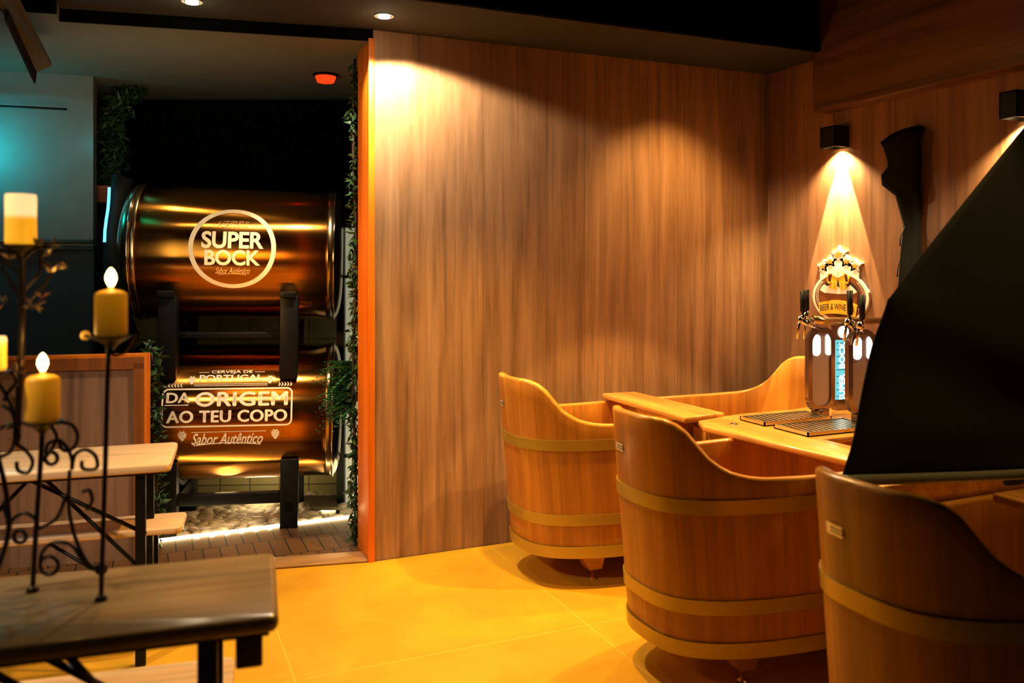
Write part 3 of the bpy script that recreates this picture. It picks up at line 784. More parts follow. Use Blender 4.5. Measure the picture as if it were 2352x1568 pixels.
# ------------------------------------------------------------------ copper tanks
AX = radians(11); RO = radians(-.75); TY = 5.15; TR = .40
ax3 = Vector((cos(AX) * c_ + sin(AX) * s_, sin(AX) * c_ - cos(AX) * s_, 0)); ax3.z = sin(RO); ax3.normalize()
up3 = Vector((0, 0, 1)); up3 = (up3 - ax3 * up3.dot(ax3)).normalized(); fr3 = ax3.cross(up3).normalized()
if fr3.dot(cam(0, 0) - cam(0, 5)) < 0: fr3 = -fr3
def tank_frame(cpx, z):
    c = cam((cpx - 1176) / F * TY, TY, z)
    m = Matrix((up3, fr3, ax3)).transposed()
    if m.determinant() < 0: m = Matrix((up3, fr3, ax3)).transposed()
    return c, m
def tank(cpx, z, label, hl):
    c, m = tank_frame(cpx, z); root = thing('copper_tank', label, 'tank', c)
    m4 = m.to_4x4()
    def lpart(name, prof, mat, par=root, seg=96):
        mb = MB().lathe(prof, (0, 0, 0), seg); o = mb.build(name, mat, par); o.matrix_local = m4; return o
    lpart('shell', [(TR, -hl), (TR, -hl * .5), (TR, 0), (TR, hl * .5), (TR, hl)], 'copper')
    for sgn in (-1, 1):
        prof = [(TR + .004, hl - .035), (TR + .005, hl - .03), (TR + .005, hl - .005), (TR, hl)]
        for i in range(1, 13):
            a = pi / 2 * i / 12; prof.append((TR * (cos(a) ** .55 if i < 12 else 0.02), hl + (.055 if sgn > 0 else .10) * sin(a)))
        if sgn < 0: prof = [(r, -zz) for r, zz in prof]
        e = lpart('end_cap', prof, 'copper_cap')
        mb = MB().tube([Vector(((TR + .006) * cos(t), (TR + .006) * sin(t), sgn * (hl + .004))) for t in [2 * pi * k / 96 for k in range(96)]], .006, 6, closed=True)
        w = mb.build('weld_seam', 'steel', root); w.matrix_local = m4
    def wrap(off):
        def fn(x, y):
            ph = y / TR; rr = TR + off
            return m @ Vector((rr * sin(ph), rr * cos(ph), x)) + c
        return fn
    return root, wrap
def wrap_poly(mb, pts, fn, width):        # a painted line along a path of (x, y)
    n = len(mb.v); L = len(pts)
    for i, p in enumerate(pts):
        a = Vector(pts[max(i - 1, 0)]); b = Vector(pts[min(i + 1, L - 1)]); d = (b - a).normalized(); nn = Vector((-d.y, d.x))
        for k in (-.5, .5): q = Vector(p) + nn * k * width; mb.v.append(Vector(fn(q.x, q.y)))
    for i in range(L - 1): a = n + 2 * i; mb.f.append((a, a + 1, a + 3, a + 2))

S = .00244   # metres per picture pixel on the tank front
rt, wf = tank(554, 1.582, 'upper copper tank with a round cream logo ring', .552)
f = wf(.002)
mb = MB(); y0 = .02
wrap_poly(mb, [(.223 * cos(2 * pi * i / 96), y0 + .223 * sin(2 * pi * i / 96)) for i in range(97)], f, .026); mb.build('logo_ring', 'decal', rt, fix=False)
mb = MB(); n = 0
prev = None
for i in range(12):                        # dark disc inside the ring, built in strips that follow the tank
    pass
mb = MB()
add_bm(mb, text_bm('SUPER', 137 * S, 40 * S, 0, .065, bold=.03, spacing=.98), f, .015)
add_bm(mb, text_bm('BOCK', 123 * S, 36 * S, 0, -.035, bold=.03, spacing=.98), f, .015); mb.build('lettering', 'decal', rt, fix=False)
mb = MB()
add_bm(mb, text_bm('CERVEJA DE', 45 * S, 5 * S, 0, .172), f, .015)
add_bm(mb, text_bm('PORTUGAL', 66 * S, 11 * S, 0, .150, bold=.01), f, .015)
add_bm(mb, text_bm('Sabor Autêntico', 76 * S, 15 * S, 0, -.108, shear=.45), f, .015)
wrap_poly(mb, [(-.075 + .15 * i / 12, -.132 + .006 * sin(i / 12 * pi)) for i in range(13)], f, .003)
for sgn in (-1, 1): wrap_poly(mb, [(sgn * .062, .172), (sgn * .085, .172)], f, .002)
mb.build('small_lettering', 'decal_gold', rt, fix=False)

rt, wf = tank(551, .628, 'lower copper tank with a framed cream slogan', .552)
f = wf(.002); dx = -.02
mb = MB()
pw, ph_, r0, yc = .695, .208, .03, .082
pts = [(dx + x, yc + y) for x, y in oval(pw, ph_, r0, 6)]; full = []
for i in range(len(pts)):
    a, b = Vector(pts[i]), Vector(pts[(i + 1) % len(pts)]); st = max(1, int((b - a).length / .02))
    for k in range(st): full.append(tuple(a.lerp(b, k / st)))
full.append(full[0]); wrap_poly(mb, full, f, .009); mb.build('slogan_frame', 'decal', rt, fix=False)
mb = MB()
def tx(body, w, h, cx, cy, **k): add_bm(mb, text_bm(body, w, h, dx + cx, cy, **k), f, .015)
heavy(mb, 'DA', 52 * S, 24 * S, dx - .266, .138, f, .003); wrap_poly(mb, [(dx - .335, .097), (dx - .21, .097)], f, .005)
heavy(mb, 'ORIGEM', 206 * S, 34 * S, dx + .075, .127, f, .0042, spacing=1.06)
heavy(mb, 'AO TEU COPO', 266 * S, 28 * S, dx, .032, f, .0034, spacing=1.04)
mb.build('slogan_lettering', 'decal', rt, fix=False)
mb = MB()
tx('CERVEJA DE', 92 * S, 10 * S, .01, .290, bold=.02); tx('PORTUGAL', 142 * S, 16 * S, .01, .253, bold=.025)
for sgn in (-1, 1):
    wrap_poly(mb, [(dx + .01 + sgn * .125, .290), (dx + .01 + sgn * .18, .290)], f, .003)
    for i in range(5): wrap_poly(mb, [(dx + .01 + sgn * (.27 + .016 * i), .209), (dx + .01 + sgn * (.262 + .016 * i), .222)], f, .006); wrap_poly(mb, [(dx + .01 + sgn * (.27 + .016 * i), .209), (dx + .01 + sgn * (.262 + .016 * i), .199)], f, .006)
    def hop(cx, cy, r):
        for k in range(5):
            yy = cy + r * (1 - k * .5); hw = r * (.55, .95, 1., .8, .4)[k]
            wrap_poly(mb, [(cx - hw, yy + .004), (cx, yy - .004), (cx + hw, yy + .004)], f, r * .42)
    hop(dx + .01 + sgn * .212, .240, .019); hop(dx + .01 + sgn * .25, -.075, .022)
wrap_poly(mb, [(dx + .01 - .2, .214), (dx + .01 + .2, .214)], f, .003); wrap_poly(mb, [(dx + .01 - .2, .205), (dx + .01 + .2, .205)], f, .003)
wrap_poly(mb, [(dx + .01 - .2, -.055), (dx + .01 + .2, -.055)], f, .003)
tx('Sabor Autêntico', 158 * S, 28 * S, .0, -.096, shear=.45, bold=.015)
wrap_poly(mb, [(dx - .18 + .36 * i / 14, -.135 + .014 * sin(i / 14 * pi)) for i in range(15)], f, .006)
mb.build('small_lettering', 'decal', rt, fix=False)

# rack that carries the tanks
rc, rm = tank_frame(554, 0)
rack = thing('tank_rack', 'black steel rack carrying the two copper tanks', 'rack', rc)
hz = Vector((ax3.x, ax3.y, 0)).normalized(); fz = Vector((fr3.x, fr3.y, 0)).normalized()
def rk(s, d, z): return Vector((rc.x, rc.y, 0)) + hz * s + fz * d + Vector((0, 0, z - s * .013)) 
def rbox(name, s0, s1, d0, d1, z0, z1, m='blackmetal'):
    o = rk(s0, d0, z0); mb = MB().quadbox(o, rk(s1, d0, z0) - o, rk(s0, d1, z0) - o, Vector((0, 0, z1 - z0)) + hz * ((z1 - z0) * .013)); return mb.build(name, m, rack, bevel=.004)
for s in (-.36, .30):
    rbox('post', s - .05, s + .05, .27, .36, -.14, .40); rbox('post', s - .05, s + .05, -.36, -.27, -.14, .40)
    rbox('post', s - .05, s + .05, .27, .36, .86, 1.335); rbox('post', s - .05, s + .05, -.36, -.27, .86, 1.335)
    for zc in (1.582, .628):             # curved saddles hugging the tank
        mb = MB(); K = 18
        for i in range(K + 1):
            a = radians(-140 + 100 * i / K) if True else 0
            for rr in (TR + .004, TR + .03):
                for e in (-.045, .045): mb.v.append(rk(s + e, rr * cos(a), zc + rr * sin(a)))
        for i in range(K):
            a = 4 * i
            for q in ((0, 1, 5, 4), (2, 6, 7, 3), (0, 4, 6, 2), (1, 3, 7, 5)): mb.f.append(tuple(a + k for k in q))
        mb.f += [(0, 2, 3, 1), (4 * K, 4 * K + 1, 4 * K + 3, 4 * K + 2)]
        mb.build('saddle', 'blackmetal', rack)
    rbox('pad', s - .045, s + .045, .28, .40, 1.325, 1.36); rbox('crossbar', s - .03, s + .03, -.36, .36, .10, .16)
rbox('rail', -.40, .30, .29, .335, .145, .21); rbox('rail', -.40, .30, -.335, -.29, .145, .21)
rbox('rail', -.40, .30, .20, .26, 1.085, 1.12)

# tall thin frame and frosted panels right of the tanks
pn = thing('frosted_panel', 'tall cream frosted panel behind the ivy edge of the panelled wall', 'panel', ony(804, 1160, 5.5))
for y0, y1 in ((523, 632), (639, 1043), (1051, 1160)):
    a, b = ony(789, y0, 5.5), ony(835, y1, 5.5); mb = MB().quadbox(Vector((a.x, a.y, b.z)), Vector((b.x - a.x, b.y - a.y, 0)), Vector((s_, c_, 0)) * .02, (0, 0, a.z - b.z)); mb.build('pane', 'milk', pn)
a, b = ony(773, 440, 5.45), ony(790, 1196, 5.45)
mb = MB().quadbox(Vector((a.x, a.y, b.z)), Vector((b.x - a.x, b.y - a.y, 0)), Vector((s_, c_, 0)) * .05, (0, 0, a.z - b.z))
a, b = ony(789, 515, 5.49), ony(840, 1167, 5.49)
for y0, y1 in ((512, 523), (632, 639), (1043, 1051), (1160, 1170)):
    p, q = ony(789, y0, 5.49), ony(840, y1, 5.49); mb.quadbox(Vector((p.x, p.y, q.z)), Vector((q.x - p.x, q.y - p.y, 0)), Vector((s_, c_, 0)) * .03, (0, 0, p.z - q.z))
mb.build('frame', 'blackmetal', pn)

# low grating with a small light below it, and a valve on the tank
g = thing('grated_step', 'low metal grating beside the rack above the pebbles', 'grating', ony(735, 1165, 5.3))
a = ony(690, 1137, 5.62); b_ = ony(772, 1137, 5.62); cc = ony(712, 1164, 5.25); d_ = ony(776, 1164, 5.25)
mb = MB(); n = 0
for p in (a, b_, d_, cc): mb.v.append(p)
for p in (a, b_, d_, cc): mb.v.append(p - Vector((0, 0, .02)))
mb.f += [(0, 1, 2, 3), (7, 6, 5, 4), (0, 4, 5, 1), (1, 5, 6, 2), (2, 6, 7, 3), (3, 7, 4, 0)]; mb.build('grating', plain('grating_steel', (.14, .12, .06), .5, .5), g)
for p in (cc, d_): mb = MB().tube([p - Vector((0, 0, .02)), Vector((p.x, p.y, -.14))], .012, 8); mb.build('leg', 'blackmetal', g)
q = ony(737, 1174, 5.27); mb = MB().quadbox(q, hz * .09, -fz * .03, (0, 0, .02)); tag(mb.build('step_light', lamp_mat('step_glow', (1, .85, .5), 5)), 'small warm light glowing under the metal grating', 'light')
for (px, py, lab) in ((752, 1068, 'chrome valve under the right end of the lower tank'), (748, 712, 'chrome valve under the right end of the upper tank')):
    p = ony(px, py, 5.3); vt = thing('tank_valve', lab, 'valve', p)
    mb = MB().lathe([(.0, -.03), (.035, -.02), (.055, .0), (.06, .012), (.05, .016)], p, 20); mb.build('cup', 'steel', vt)
    mb = MB().tube([p + Vector((0, 0, .01)), p + Vector((.01, 0, .07)), p + Vector((-.05, 0, .10))], .012, 8); mb.build('pipe', 'mirror', vt)
    mb = MB().tube([p + Vector((-.03, -.02, .02)), p + Vector((-.01, -.02, .09)), p + Vector((.01, -.02, .02))], .004, 6); mb.build('lever', 'steel', vt)

# hose and blue light line left of the upper tank
mb = MB().tube([ony(x, y, 4.95) for x, y in ((285, 405), (272, 450), (262, 520), (260, 590), (262, 660), (275, 720), (300, 780))], .055, 16)
tag(mb.build('black_hose', plain('black_hose_rubber', (.008, .008, .007), .7)), 'thick black hose curving down beside the upper tank', 'hose')
mb = MB().tube([ony(x, y, 4.86) for x, y in ((251, 430), (250, 455), (248, 480), (244, 505), (241, 530), (240, 556))], .008, 8)
tag(mb.build('light_tube', 'blue_led'), 'thin glowing blue light tube along the black hose', 'light')

# ------------------------------------------------------------------ pebbles
def pebble_mesh(seed):
    rr = random.Random(seed); bm = bmesh.new(); bmesh.ops.create_icosphere(bm, subdivisions=2, radius=1.)
    ph = [rr.random() * 6 for _ in range(4)]
    for v in bm.verts:
        k = 1 + .10 * sin(2.2 * v.co.x + ph[0]) + .08 * sin(2.9 * v.co.y + ph[1]) + .06 * sin(3 * v.co.z + ph[2])
        v.co = Vector((v.co.x * .050 * k, v.co.y * .037 * k, v.co.z * .026 * k))
    me = D.meshes.new('pebble'); bm.to_mesh(me); bm.free()
    for p in me.polygons: p.use_smooth = True
    me.materials.append(M['pebble']); return me
M['pebble'] = plain('pebble_stone', (.62, .52, .38), .5, noise=.2, scale=14)
PM = [pebble_mesh(k) for k in range(6)]
LW = (LB - LA).length
npeb = 0
for row in range(15):
    for i in range(17):
        s = -.0 + i * .075 + (.037 if row % 2 else 0) + (R() - .5) * .022; d = .065 + row * .064 + (R() - .5) * .018
        p = LA + ld * s + ln * d
        if s > LW + .05: continue
        o = D.objects.new('pebble', PM[int(R() * 6)]); COL.objects.link(o)
        o.location = (p.x, p.y, -.040 + .03 * R() - .005 * row); o.rotation_euler = ((R() - .5) * .7, (R() - .5) * .7, R() * 6.3)
        k = .8 + .5 * R(); o.scale = (k, k, k); npeb += 1
        tag(o, 'smooth pale pebble in the bed under the copper tanks', 'pebble', 'pebbles in the bed under the tanks')

# LED strip along the edge of the deck
ls = thing('light_strip', 'glowing warm light strip between the deck and the pebbles', 'light', LA)
MB().tube([LA + ld * .02 + ln * .014 + Vector((0, 0, .006)), LB + ln * .014 + Vector((0, 0, .006))], .011, 8).build('tube', 'led', ls)
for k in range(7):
    p = LA + ld * (.27 + .078 * k) - ln * .012; MB().lathe([(.0, -.004), (.012, -.002), (.014, .006), (.008, .012), (.0, .013)], p, 10).build('light_spill', 'led', ls)  # glowing beads modelled in place of light leaking between the deck boards

# ------------------------------------------------------------------ plants
def leafy(root, name, m, spots, n, L, W, spread, droop=.3, bias=None):
    mb = MB()
    for _ in range(n):
        p, q = spots(R()); j = Vector((R() - .5, R() - .5, R() - .5)) * spread
        d = Vector((R() - .5, R() - .5, R() - .5 - droop)) + (bias or Vector()) ; nn = Vector((R() - .5, R() - .5, R() - .5))
        mb.leaf(p + j, d, nn, L * (.6 + .8 * R()), W * (.6 + .8 * R()))
    return mb.build(name, m, root, fix=False)
# ivy hanging on the back edge of the panelled wall
iv = thing('ivy_garland', 'long green ivy garland hanging down the left edge of the panelled wall', 'plant', (-.03, .36, 0))
mb = MB().tube([(-.005 + .008 * sin(z * 5), .30 + .01 * sin(z * 3), z) for z in [2.62 - .1 * i for i in range(27)]], .008, 6); mb.build('stem', 'stem', iv)
leafy(iv, 'leaves', 'foliage', lambda r: (Vector((-.005 + .012 * sin(r * 40), .30, .02 + 2.56 * r)), 0), 800, .045, .022, .035)
fb = onv(800, 890, -.36)
fe = thing('fern', 'bushy green fern clump growing out of the ivy at mid height', 'plant', fb + Vector((0, 0, -.1)))
mb = MB()
for _ in range(70):
    a = radians(90 + 160 * (R() - .5)) if True else 0
    d = Vector((-abs(R()) - .35, (R() - .5) * .9, (R() - .55) * 1.5)).normalized(); o = fb + Vector((R() * .03, (R() - .5) * .08, (R() - .5) * .28)); Lf = .10 + .13 * R()
    for k in range(9):
        t_ = k / 9; p = o + d * Lf * t_ + Vector((0, 0, -.06 * t_ * t_))
        for sg_ in (-1, 1):
            w = d.cross(Vector((0, .3, 1))).normalized(); mb.leaf(p, d * .8 + w * sg_ * .7, Vector((R(), R(), 1)), .05 * (1.1 - t_), .018)
mb.build('fronds', 'fern', fe, fix=False)
# ivy at the right end of the low partition
p2 = onz(354, 1258, 0)
iv2 = thing('ivy_garland', 'short green ivy climbing the end of the low partition', 'plant', p2)
mb = MB().tube([p2 + Vector((.01 * sin(z * 6), 0, z)) for z in [0, .2, .4, .6, .8, 1., 1.05]], .008, 6); mb.build('stem', 'stem', iv2)
leafy(iv2, 'leaves', 'foliage', lambda r: (p2 + Vector((0, 0, 1.1 * r)), 0), 420, .05, .026, .06)
# dark hedge filling the back above the tanks
hc = ony(560, 330, 5.72)
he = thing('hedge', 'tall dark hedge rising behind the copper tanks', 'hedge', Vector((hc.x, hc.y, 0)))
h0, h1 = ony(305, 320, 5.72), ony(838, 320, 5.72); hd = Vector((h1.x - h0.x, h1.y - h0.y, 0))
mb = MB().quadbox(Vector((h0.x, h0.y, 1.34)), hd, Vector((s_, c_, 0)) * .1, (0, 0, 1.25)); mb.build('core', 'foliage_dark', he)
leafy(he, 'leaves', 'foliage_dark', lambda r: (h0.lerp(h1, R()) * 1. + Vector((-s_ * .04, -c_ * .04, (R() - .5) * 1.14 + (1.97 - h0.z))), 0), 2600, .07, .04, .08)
# ivy at its left end, catching the cyan light
pl_ = ony(262, 320, 5.35)
iv3 = thing('ivy_plant', 'leafy plant spilling from the terracotta pot, tinted cyan', 'plant', ony(240, 420, 5.35))
mb = MB()
path = [(238, 425), (250, 395), (268, 350), (262, 300), (250, 280), (275, 240), (290, 215), (310, 205)]
mb.tube([ony(x, y, 5.4) for x, y in path], .01, 6); mb.build('stem', 'stem', iv3)
def sp3(r):
    i = min(int(r * 7), 6); f_ = r * 7 - i; a = ony(*path[i], 5.38); b = ony(*path[i + 1], 5.38); return a.lerp(b, f_), 0
leafy(iv3, 'leaves', 'foliage', sp3, 520, .06, .022, .12, .1)
pot = thing('terracotta_pot', 'terracotta wall pot left of the upper copper tank', 'pot', ony(242, 465, 5.35))
pc = ony(242, 465, 5.35)
mb = MB().lathe([(.055, 0), (.072, .07), (.076, .075), (.084, .077), (.086, .10), (.078, .10), (.07, .085)], pc, 24); mb.build('body', 'terracotta', pot)

# ------------------------------------------------------------------ low partition on the left
pr = onz(331, 1284, 0); pang = radians(13.5) - TH
pd = Vector((cos(pang), sin(pang), 0)); pnn = Vector((-pd.y, pd.x, 0))
part = thing('low_partition', 'low wooden partition with an orange edge frame behind the benches', 'partition', pr)
PH = 1.035
p0 = pr - pd * 1.9
mb = MB().quadbox(p0 + pnn * .01, pd * 1.87, pnn * .09, (0, 0, PH - .02)); o = mb.build('panel', wood('partition_laminate', (.25, .14, .085), (.36, .22, .145), 'Z', .55, .5, streak=.4), part)
mb = MB().quadbox(p0 + pnn * -.004, pd * 1.9, pnn * .012, (0, 0, .0001)); mb = MB()
mb.quadbox(p0 - pnn * .004 + Vector((0, 0, PH - .06)), pd * 1.9, pnn * .012, (0, 0, .06)); mb.quadbox(pr - pd * .05 - pnn * .004, pd * .05, pnn * .012, (0, 0, PH)); mb.build('front_trim', wood('partition_trim', (.22, .07, .012), (.32, .11, .02), 'Z', 1, .5, streak=.2), part)
mb = MB().quadbox(p0 + Vector((0, 0, PH)), pd * 1.9, pnn * .11, (0, 0, .012)); mb.quadbox(pr, pd * .012, pnn * .11, (0, 0, PH + .012)); mb.build('edge', 'edge', part)

# ------------------------------------------------------------------ beer tables and benches
def brace(root, a, b, r=.009):
    MB().tube([a, b], r, 8).build('brace', 'blackmetal', root)
def board(name, A_, B_, w, th, m, parent, r=.03, length=2.2, label=None, bev=.006):
    """A = near right corner, B = direction along the board (towards its left end)"""
    d = (B_ - A_); d.z = 0; d.normalize(); n = Vector((d.y, -d.x, 0))
    if n.dot(cam(0, 5) - cam(0, 0)) < 0: n = -n
    poly = []
    for cx, cy, a0 in ((r, r, 180), ):
        pass
    pts = [(length, 0), (length, w)]
    for i in range(7): a = radians(90 + 90 * i / 6); pts.append((r + r * cos(a), w - r + r * sin(a)))
    for i in range(7): a = radians(180 + 90 * i / 6); pts.append((r + r * cos(a), r + r * sin(a)))
    ang = atan2(-d.y, -d.x)
    mb = MB(); z = A_.z
    # local frame: X along the board
    org = Vector((A_.x, A_.y, z))
    flip = Vector((0, 0, 1)).cross(-d).dot(n)
    mb.prism([(-x, y * (1 if flip > 0 else -1)) for x, y in pts], lambda x, y: (x, y, 0), lambda x, y: (x, y, -th))
    o = mb.build(name, m, None, bevel=bev); o.location = org; o.rotation_euler = (0, 0, ang)
    if parent:
        o.parent = parent; o.location = org - parent.location
    return o, d, n

# foreground table
Ac, Bc = onz(641, 1416, .76), onz(0, 1490, .76)
tb = thing('beer_table', 'dark varnished beer table in the left foreground carrying the candelabra', 'table', Vector((Ac.x, Ac.y, 0)))
o, d, n = board('tabletop', Ac, Bc, .43, .035, 'pine_dark', tb, r=.025, bev=.012)
a = Ac + d * .0
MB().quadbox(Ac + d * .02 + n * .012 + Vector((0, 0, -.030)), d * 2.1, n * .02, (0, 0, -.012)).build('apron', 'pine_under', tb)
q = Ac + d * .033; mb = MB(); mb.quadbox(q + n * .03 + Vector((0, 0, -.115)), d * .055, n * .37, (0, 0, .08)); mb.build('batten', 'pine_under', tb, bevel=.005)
lx = Ac + d * .125
for k, w in enumerate((.045, .36)):
    p = lx + n * w; MB().quadbox(Vector((p.x, p.y, 0)), d * .04, n * .03, (0, 0, .725)).build('leg', 'blackmetal', tb)
p = lx + n * .2
MB().quadbox(Vector((p.x, p.y, .02)) - n * .15, d * .03, n * .33, (0, 0, .03)).build('crossbar', 'blackmetal', tb)
brace(tb, onz(143, 1490, .72), onv(225, 1580, -onz(143, 1490, .72).y - .02)); brace(tb, Ac + d * .62 + n * .1 + Vector((0, 0, -.04)), lx + n * .1 + Vector((0, 0, -.42)))
brace(tb, Ac + d * .66 + n * .3 + Vector((0, 0, -.04)), lx + n * .3 + Vector((0, 0, -.42)))

# foreground bench (pushed under the table)
A2 = onz(516, 1560, .46); 
bA, bB = onz(560, 1502, .46), onz(0, 1567, .46); dd3 = (bA - bB).normalized()
bA = bB + dd3 * ((bA - bB).length - .02)
nn3 = Vector((-dd3.y, dd3.x, 0)); 
if nn3.dot(cam(0, 5) - cam(0, 0)) > 0: nn3 = -nn3
b1 = thing('beer_bench', 'pale wooden beer bench pushed under the foreground table', 'bench', Vector((bA.x, bA.y, 0)))
o, d1, n1 = board('seat', bA + nn3 * .24, bB + nn3 * .24, .24, .028, 'pine', b1, r=.03)
for w in (.03, .19):
    p = bA + nn3 * .24 + d1 * .25 + n1 * w; MB().quadbox(Vector((p.x, p.y, 0)), d1 * .03, n1 * .025, (0, 0, .43)).build('leg', 'blackmetal', b1)

# second table and bench
A3, B3 = onz(392, 1064, .76), onz(0, 1090, .76)
tb2 = thing('beer_table', 'pale pine beer table in front of the low partition', 'table', Vector((A3.x, A3.y, 0)))
o, d, n = board('tabletop', A3, B3, .42, .032, 'pine', tb2, r=.025, bev=.008)
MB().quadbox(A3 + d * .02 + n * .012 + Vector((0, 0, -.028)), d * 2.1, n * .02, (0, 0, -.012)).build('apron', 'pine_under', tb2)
l2 = A3 + d * .09
for w in (.03, .36):
    p = l2 + n * w; MB().quadbox(Vector((p.x, p.y, 0)), d * .036, n * .03, (0, 0, .728)).build('leg', 'blackmetal', tb2)
brace(tb2, A3 + d * .50 + n * .08 + Vector((0, 0, -.035)), l2 + n * .05 + Vector((0, 0, -.27)), .008)
brace(tb2, A3 + d * .53 + n * .30 + Vector((0, 0, -.035)), l2 + n * .05 + Vector((0, 0, -.42)), .008)
brace(tb2, A3 + d * .50 + n * .33 + Vector((0, 0, -.055)), A3 + d * .84 + n * .33 + Vector((0, 0, -.42)), .008)
A4, B4 = onz(418, 1209, .46), onz(0, 1242, .46)
b2 = thing('beer_bench', 'pale pine beer bench in front of the low partition', 'bench', Vector((A4.x, A4.y, 0)))
o, d, n = board('seat', A4, B4, .225, .028, 'pine', b2, r=.025, bev=.008)
for w in (.01, .18):
    p = A4 + d * .11 + n * w; MB().quadbox(Vector((p.x, p.y, 0)), d * .034, n * .028, (0, 0, .43)).build('leg', 'blackmetal', b2)
brace(b2, A4 + d * .5 + n * .05 + Vector((0, 0, -.03)), A4 + d * .14 + n * .05 + Vector((0, 0, -.3)), .007)

# ------------------------------------------------------------------ candelabra and candles
TZ = .76
cf = onz(98, 1330, TZ)
cdl = thing('candelabra', 'wrought iron candelabra with scrolls standing on the foreground table', 'candelabra', (cf.x, cf.y, TZ))
YC = 1.93
def P3(x, y, Y=YC): return ony(x, y, Y)
def iron(name, pts, r=.0045): return MB().tube(pts, r, 8).build(name, 'iron', cdl)
def smoothpath(pts, n=6):
    out = []
    for i in range(len(pts) - 1):
        p0, p1, p2, p3 = pts[max(i - 1, 0)], pts[i], pts[i + 1], pts[min(i + 2, len(pts) - 1)]
        for k in range(n):
            t_ = k / n; out.append(.5 * ((2 * p1) + (p2 - p0) * t_ + (2 * p0 - 5 * p1 + 4 * p2 - p3) * t_ ** 2 + (3 * p1 - p0 - 3 * p2 + p3) * t_ ** 3))
    out.append(pts[-1]); return out
def cup(x, y, Y, r=.04):
    p = P3(x, y, Y); MB().lathe([(.006, -.03), (.012, -.02), (r * .55, -.012), (r, -.002), (r + .003, .0), (r, .001), (r * .8, -.004)], p, 24).build('candle_cup', 'iron', cdl)
# poles
foot1 = onz(75, 1358, TZ); foot2 = onz(232, 1378, TZ)
foot3 = onz(-60, 1345, TZ)
def depthY(p):    # distance from the camera plane of a world point
    return CY0 + (p.x * s_ + p.y * c_)
Y1, Y2 = depthY(foot1), depthY(foot2)
iron('pole', smoothpath([P3(98, 975, Y1), P3(92, 1080, Y1), P3(84, 1200, Y1), P3(78, 1300, Y1), foot1 + Vector((0, 0, .006))]), .0055)
iron('pole', smoothpath([P3(250, 778, Y2), P3(246, 900, Y2), P3(242, 1060, Y2), P3(236, 1250, Y2), foot2 + Vector((0, 0, .006))]), .0052)
iron('pole', smoothpath([P3(50, 568, 1.97), P3(50, 760, 1.97), P3(44, 900, 1.97), P3(38, 1020, 1.96)]), .0075)
iron('pole', smoothpath([P3(-18, 860, 1.9), P3(-14, 1000, 1.9), P3(14, 1130, 1.92), P3(18, 1230, 1.92), P3(-14, 1330, 1.92)]), .0055)
for p in (foot1, foot2, foot3): MB().lathe([(.013, 0), (.014, .004), (.008, .01), (.004, .016)], p, 14).build('foot', 'iron', cdl)
for x, y, Y in ((98, 968, Y1), (255, 772, Y2), (50, 563, 1.97), (-22, 852, 1.9)): cup(x, y, Y)
def scroll(pts, r=.0042, Y=YC, dy=0.): iron('scroll', smoothpath([P3(x, y, Y + dy * i) for i, (x, y) in enumerate(pts)]), r)
def ring(cx, cy, rad, Y=YC, r=.0045, a0=0, a1=360, n=20):
    iron('scroll', [P3(cx + rad * cos(radians(a0 + (a1 - a0) * i / n)), cy + rad * sin(radians(a0 + (a1 - a0) * i / n)), Y) for i in range(n + 1)], r)
ring(113, 1298, 21); scroll([(92, 1300), (96, 1270), (118, 1248), (145, 1245), (168, 1255), (185, 1280), (205, 1303), (232, 1310)])
scroll([(160, 1080), (158, 1130), (160, 1180), (175, 1240), (200, 1290), (230, 1308)]); ring(232, 1306, 9, r=.006)
ring(205, 1062, 0.01) if False else None
scroll([(165, 1078), (172, 1045), (195, 1032), (218, 1045), (224, 1070), (212, 1078), (190, 1075), (188, 1058)])
scroll([(105, 1042), (110, 1020), (130, 1012), (150, 1022), (164, 1050), (165, 1078)]); ring(118, 1052, 14)
scroll([(98, 990), (118, 975), (145, 970), (168, 978), (178, 1000), (172, 1025), (152, 1035), (138, 1025), (140, 1008)])
scroll([(98, 970), (122, 985), (130, 1010), (112, 1040), (96, 1060)]); scroll([(20, 1225), (28, 1195), (55, 1178), (80, 1190), (88, 1215)])
ring(46, 1232, 14); scroll([(88, 1215), (130, 1190), (148, 1150), (160, 1130)]); scroll([(0, 1050), (25, 1035), (34, 1000), (30, 950), (5, 930)])
scroll([(38, 1020), (60, 1035), (75, 1060), (64, 1085), (42, 1080), (38, 1060)]); scroll([(0, 985), (18, 975), (40, 985), (44, 1010)])
scroll([(-10, 870), (10, 900), (30, 940), (38, 960)]); scroll([(10, 920), (20, 900), (36, 880), (34, 860), (20, 850)])
scroll([(20, 1140), (8, 1160), (18, 1200), (14, 1260), (-8, 1300)]); scroll([(200, 1170), (212, 1150), (205, 1125), (190, 1130)])
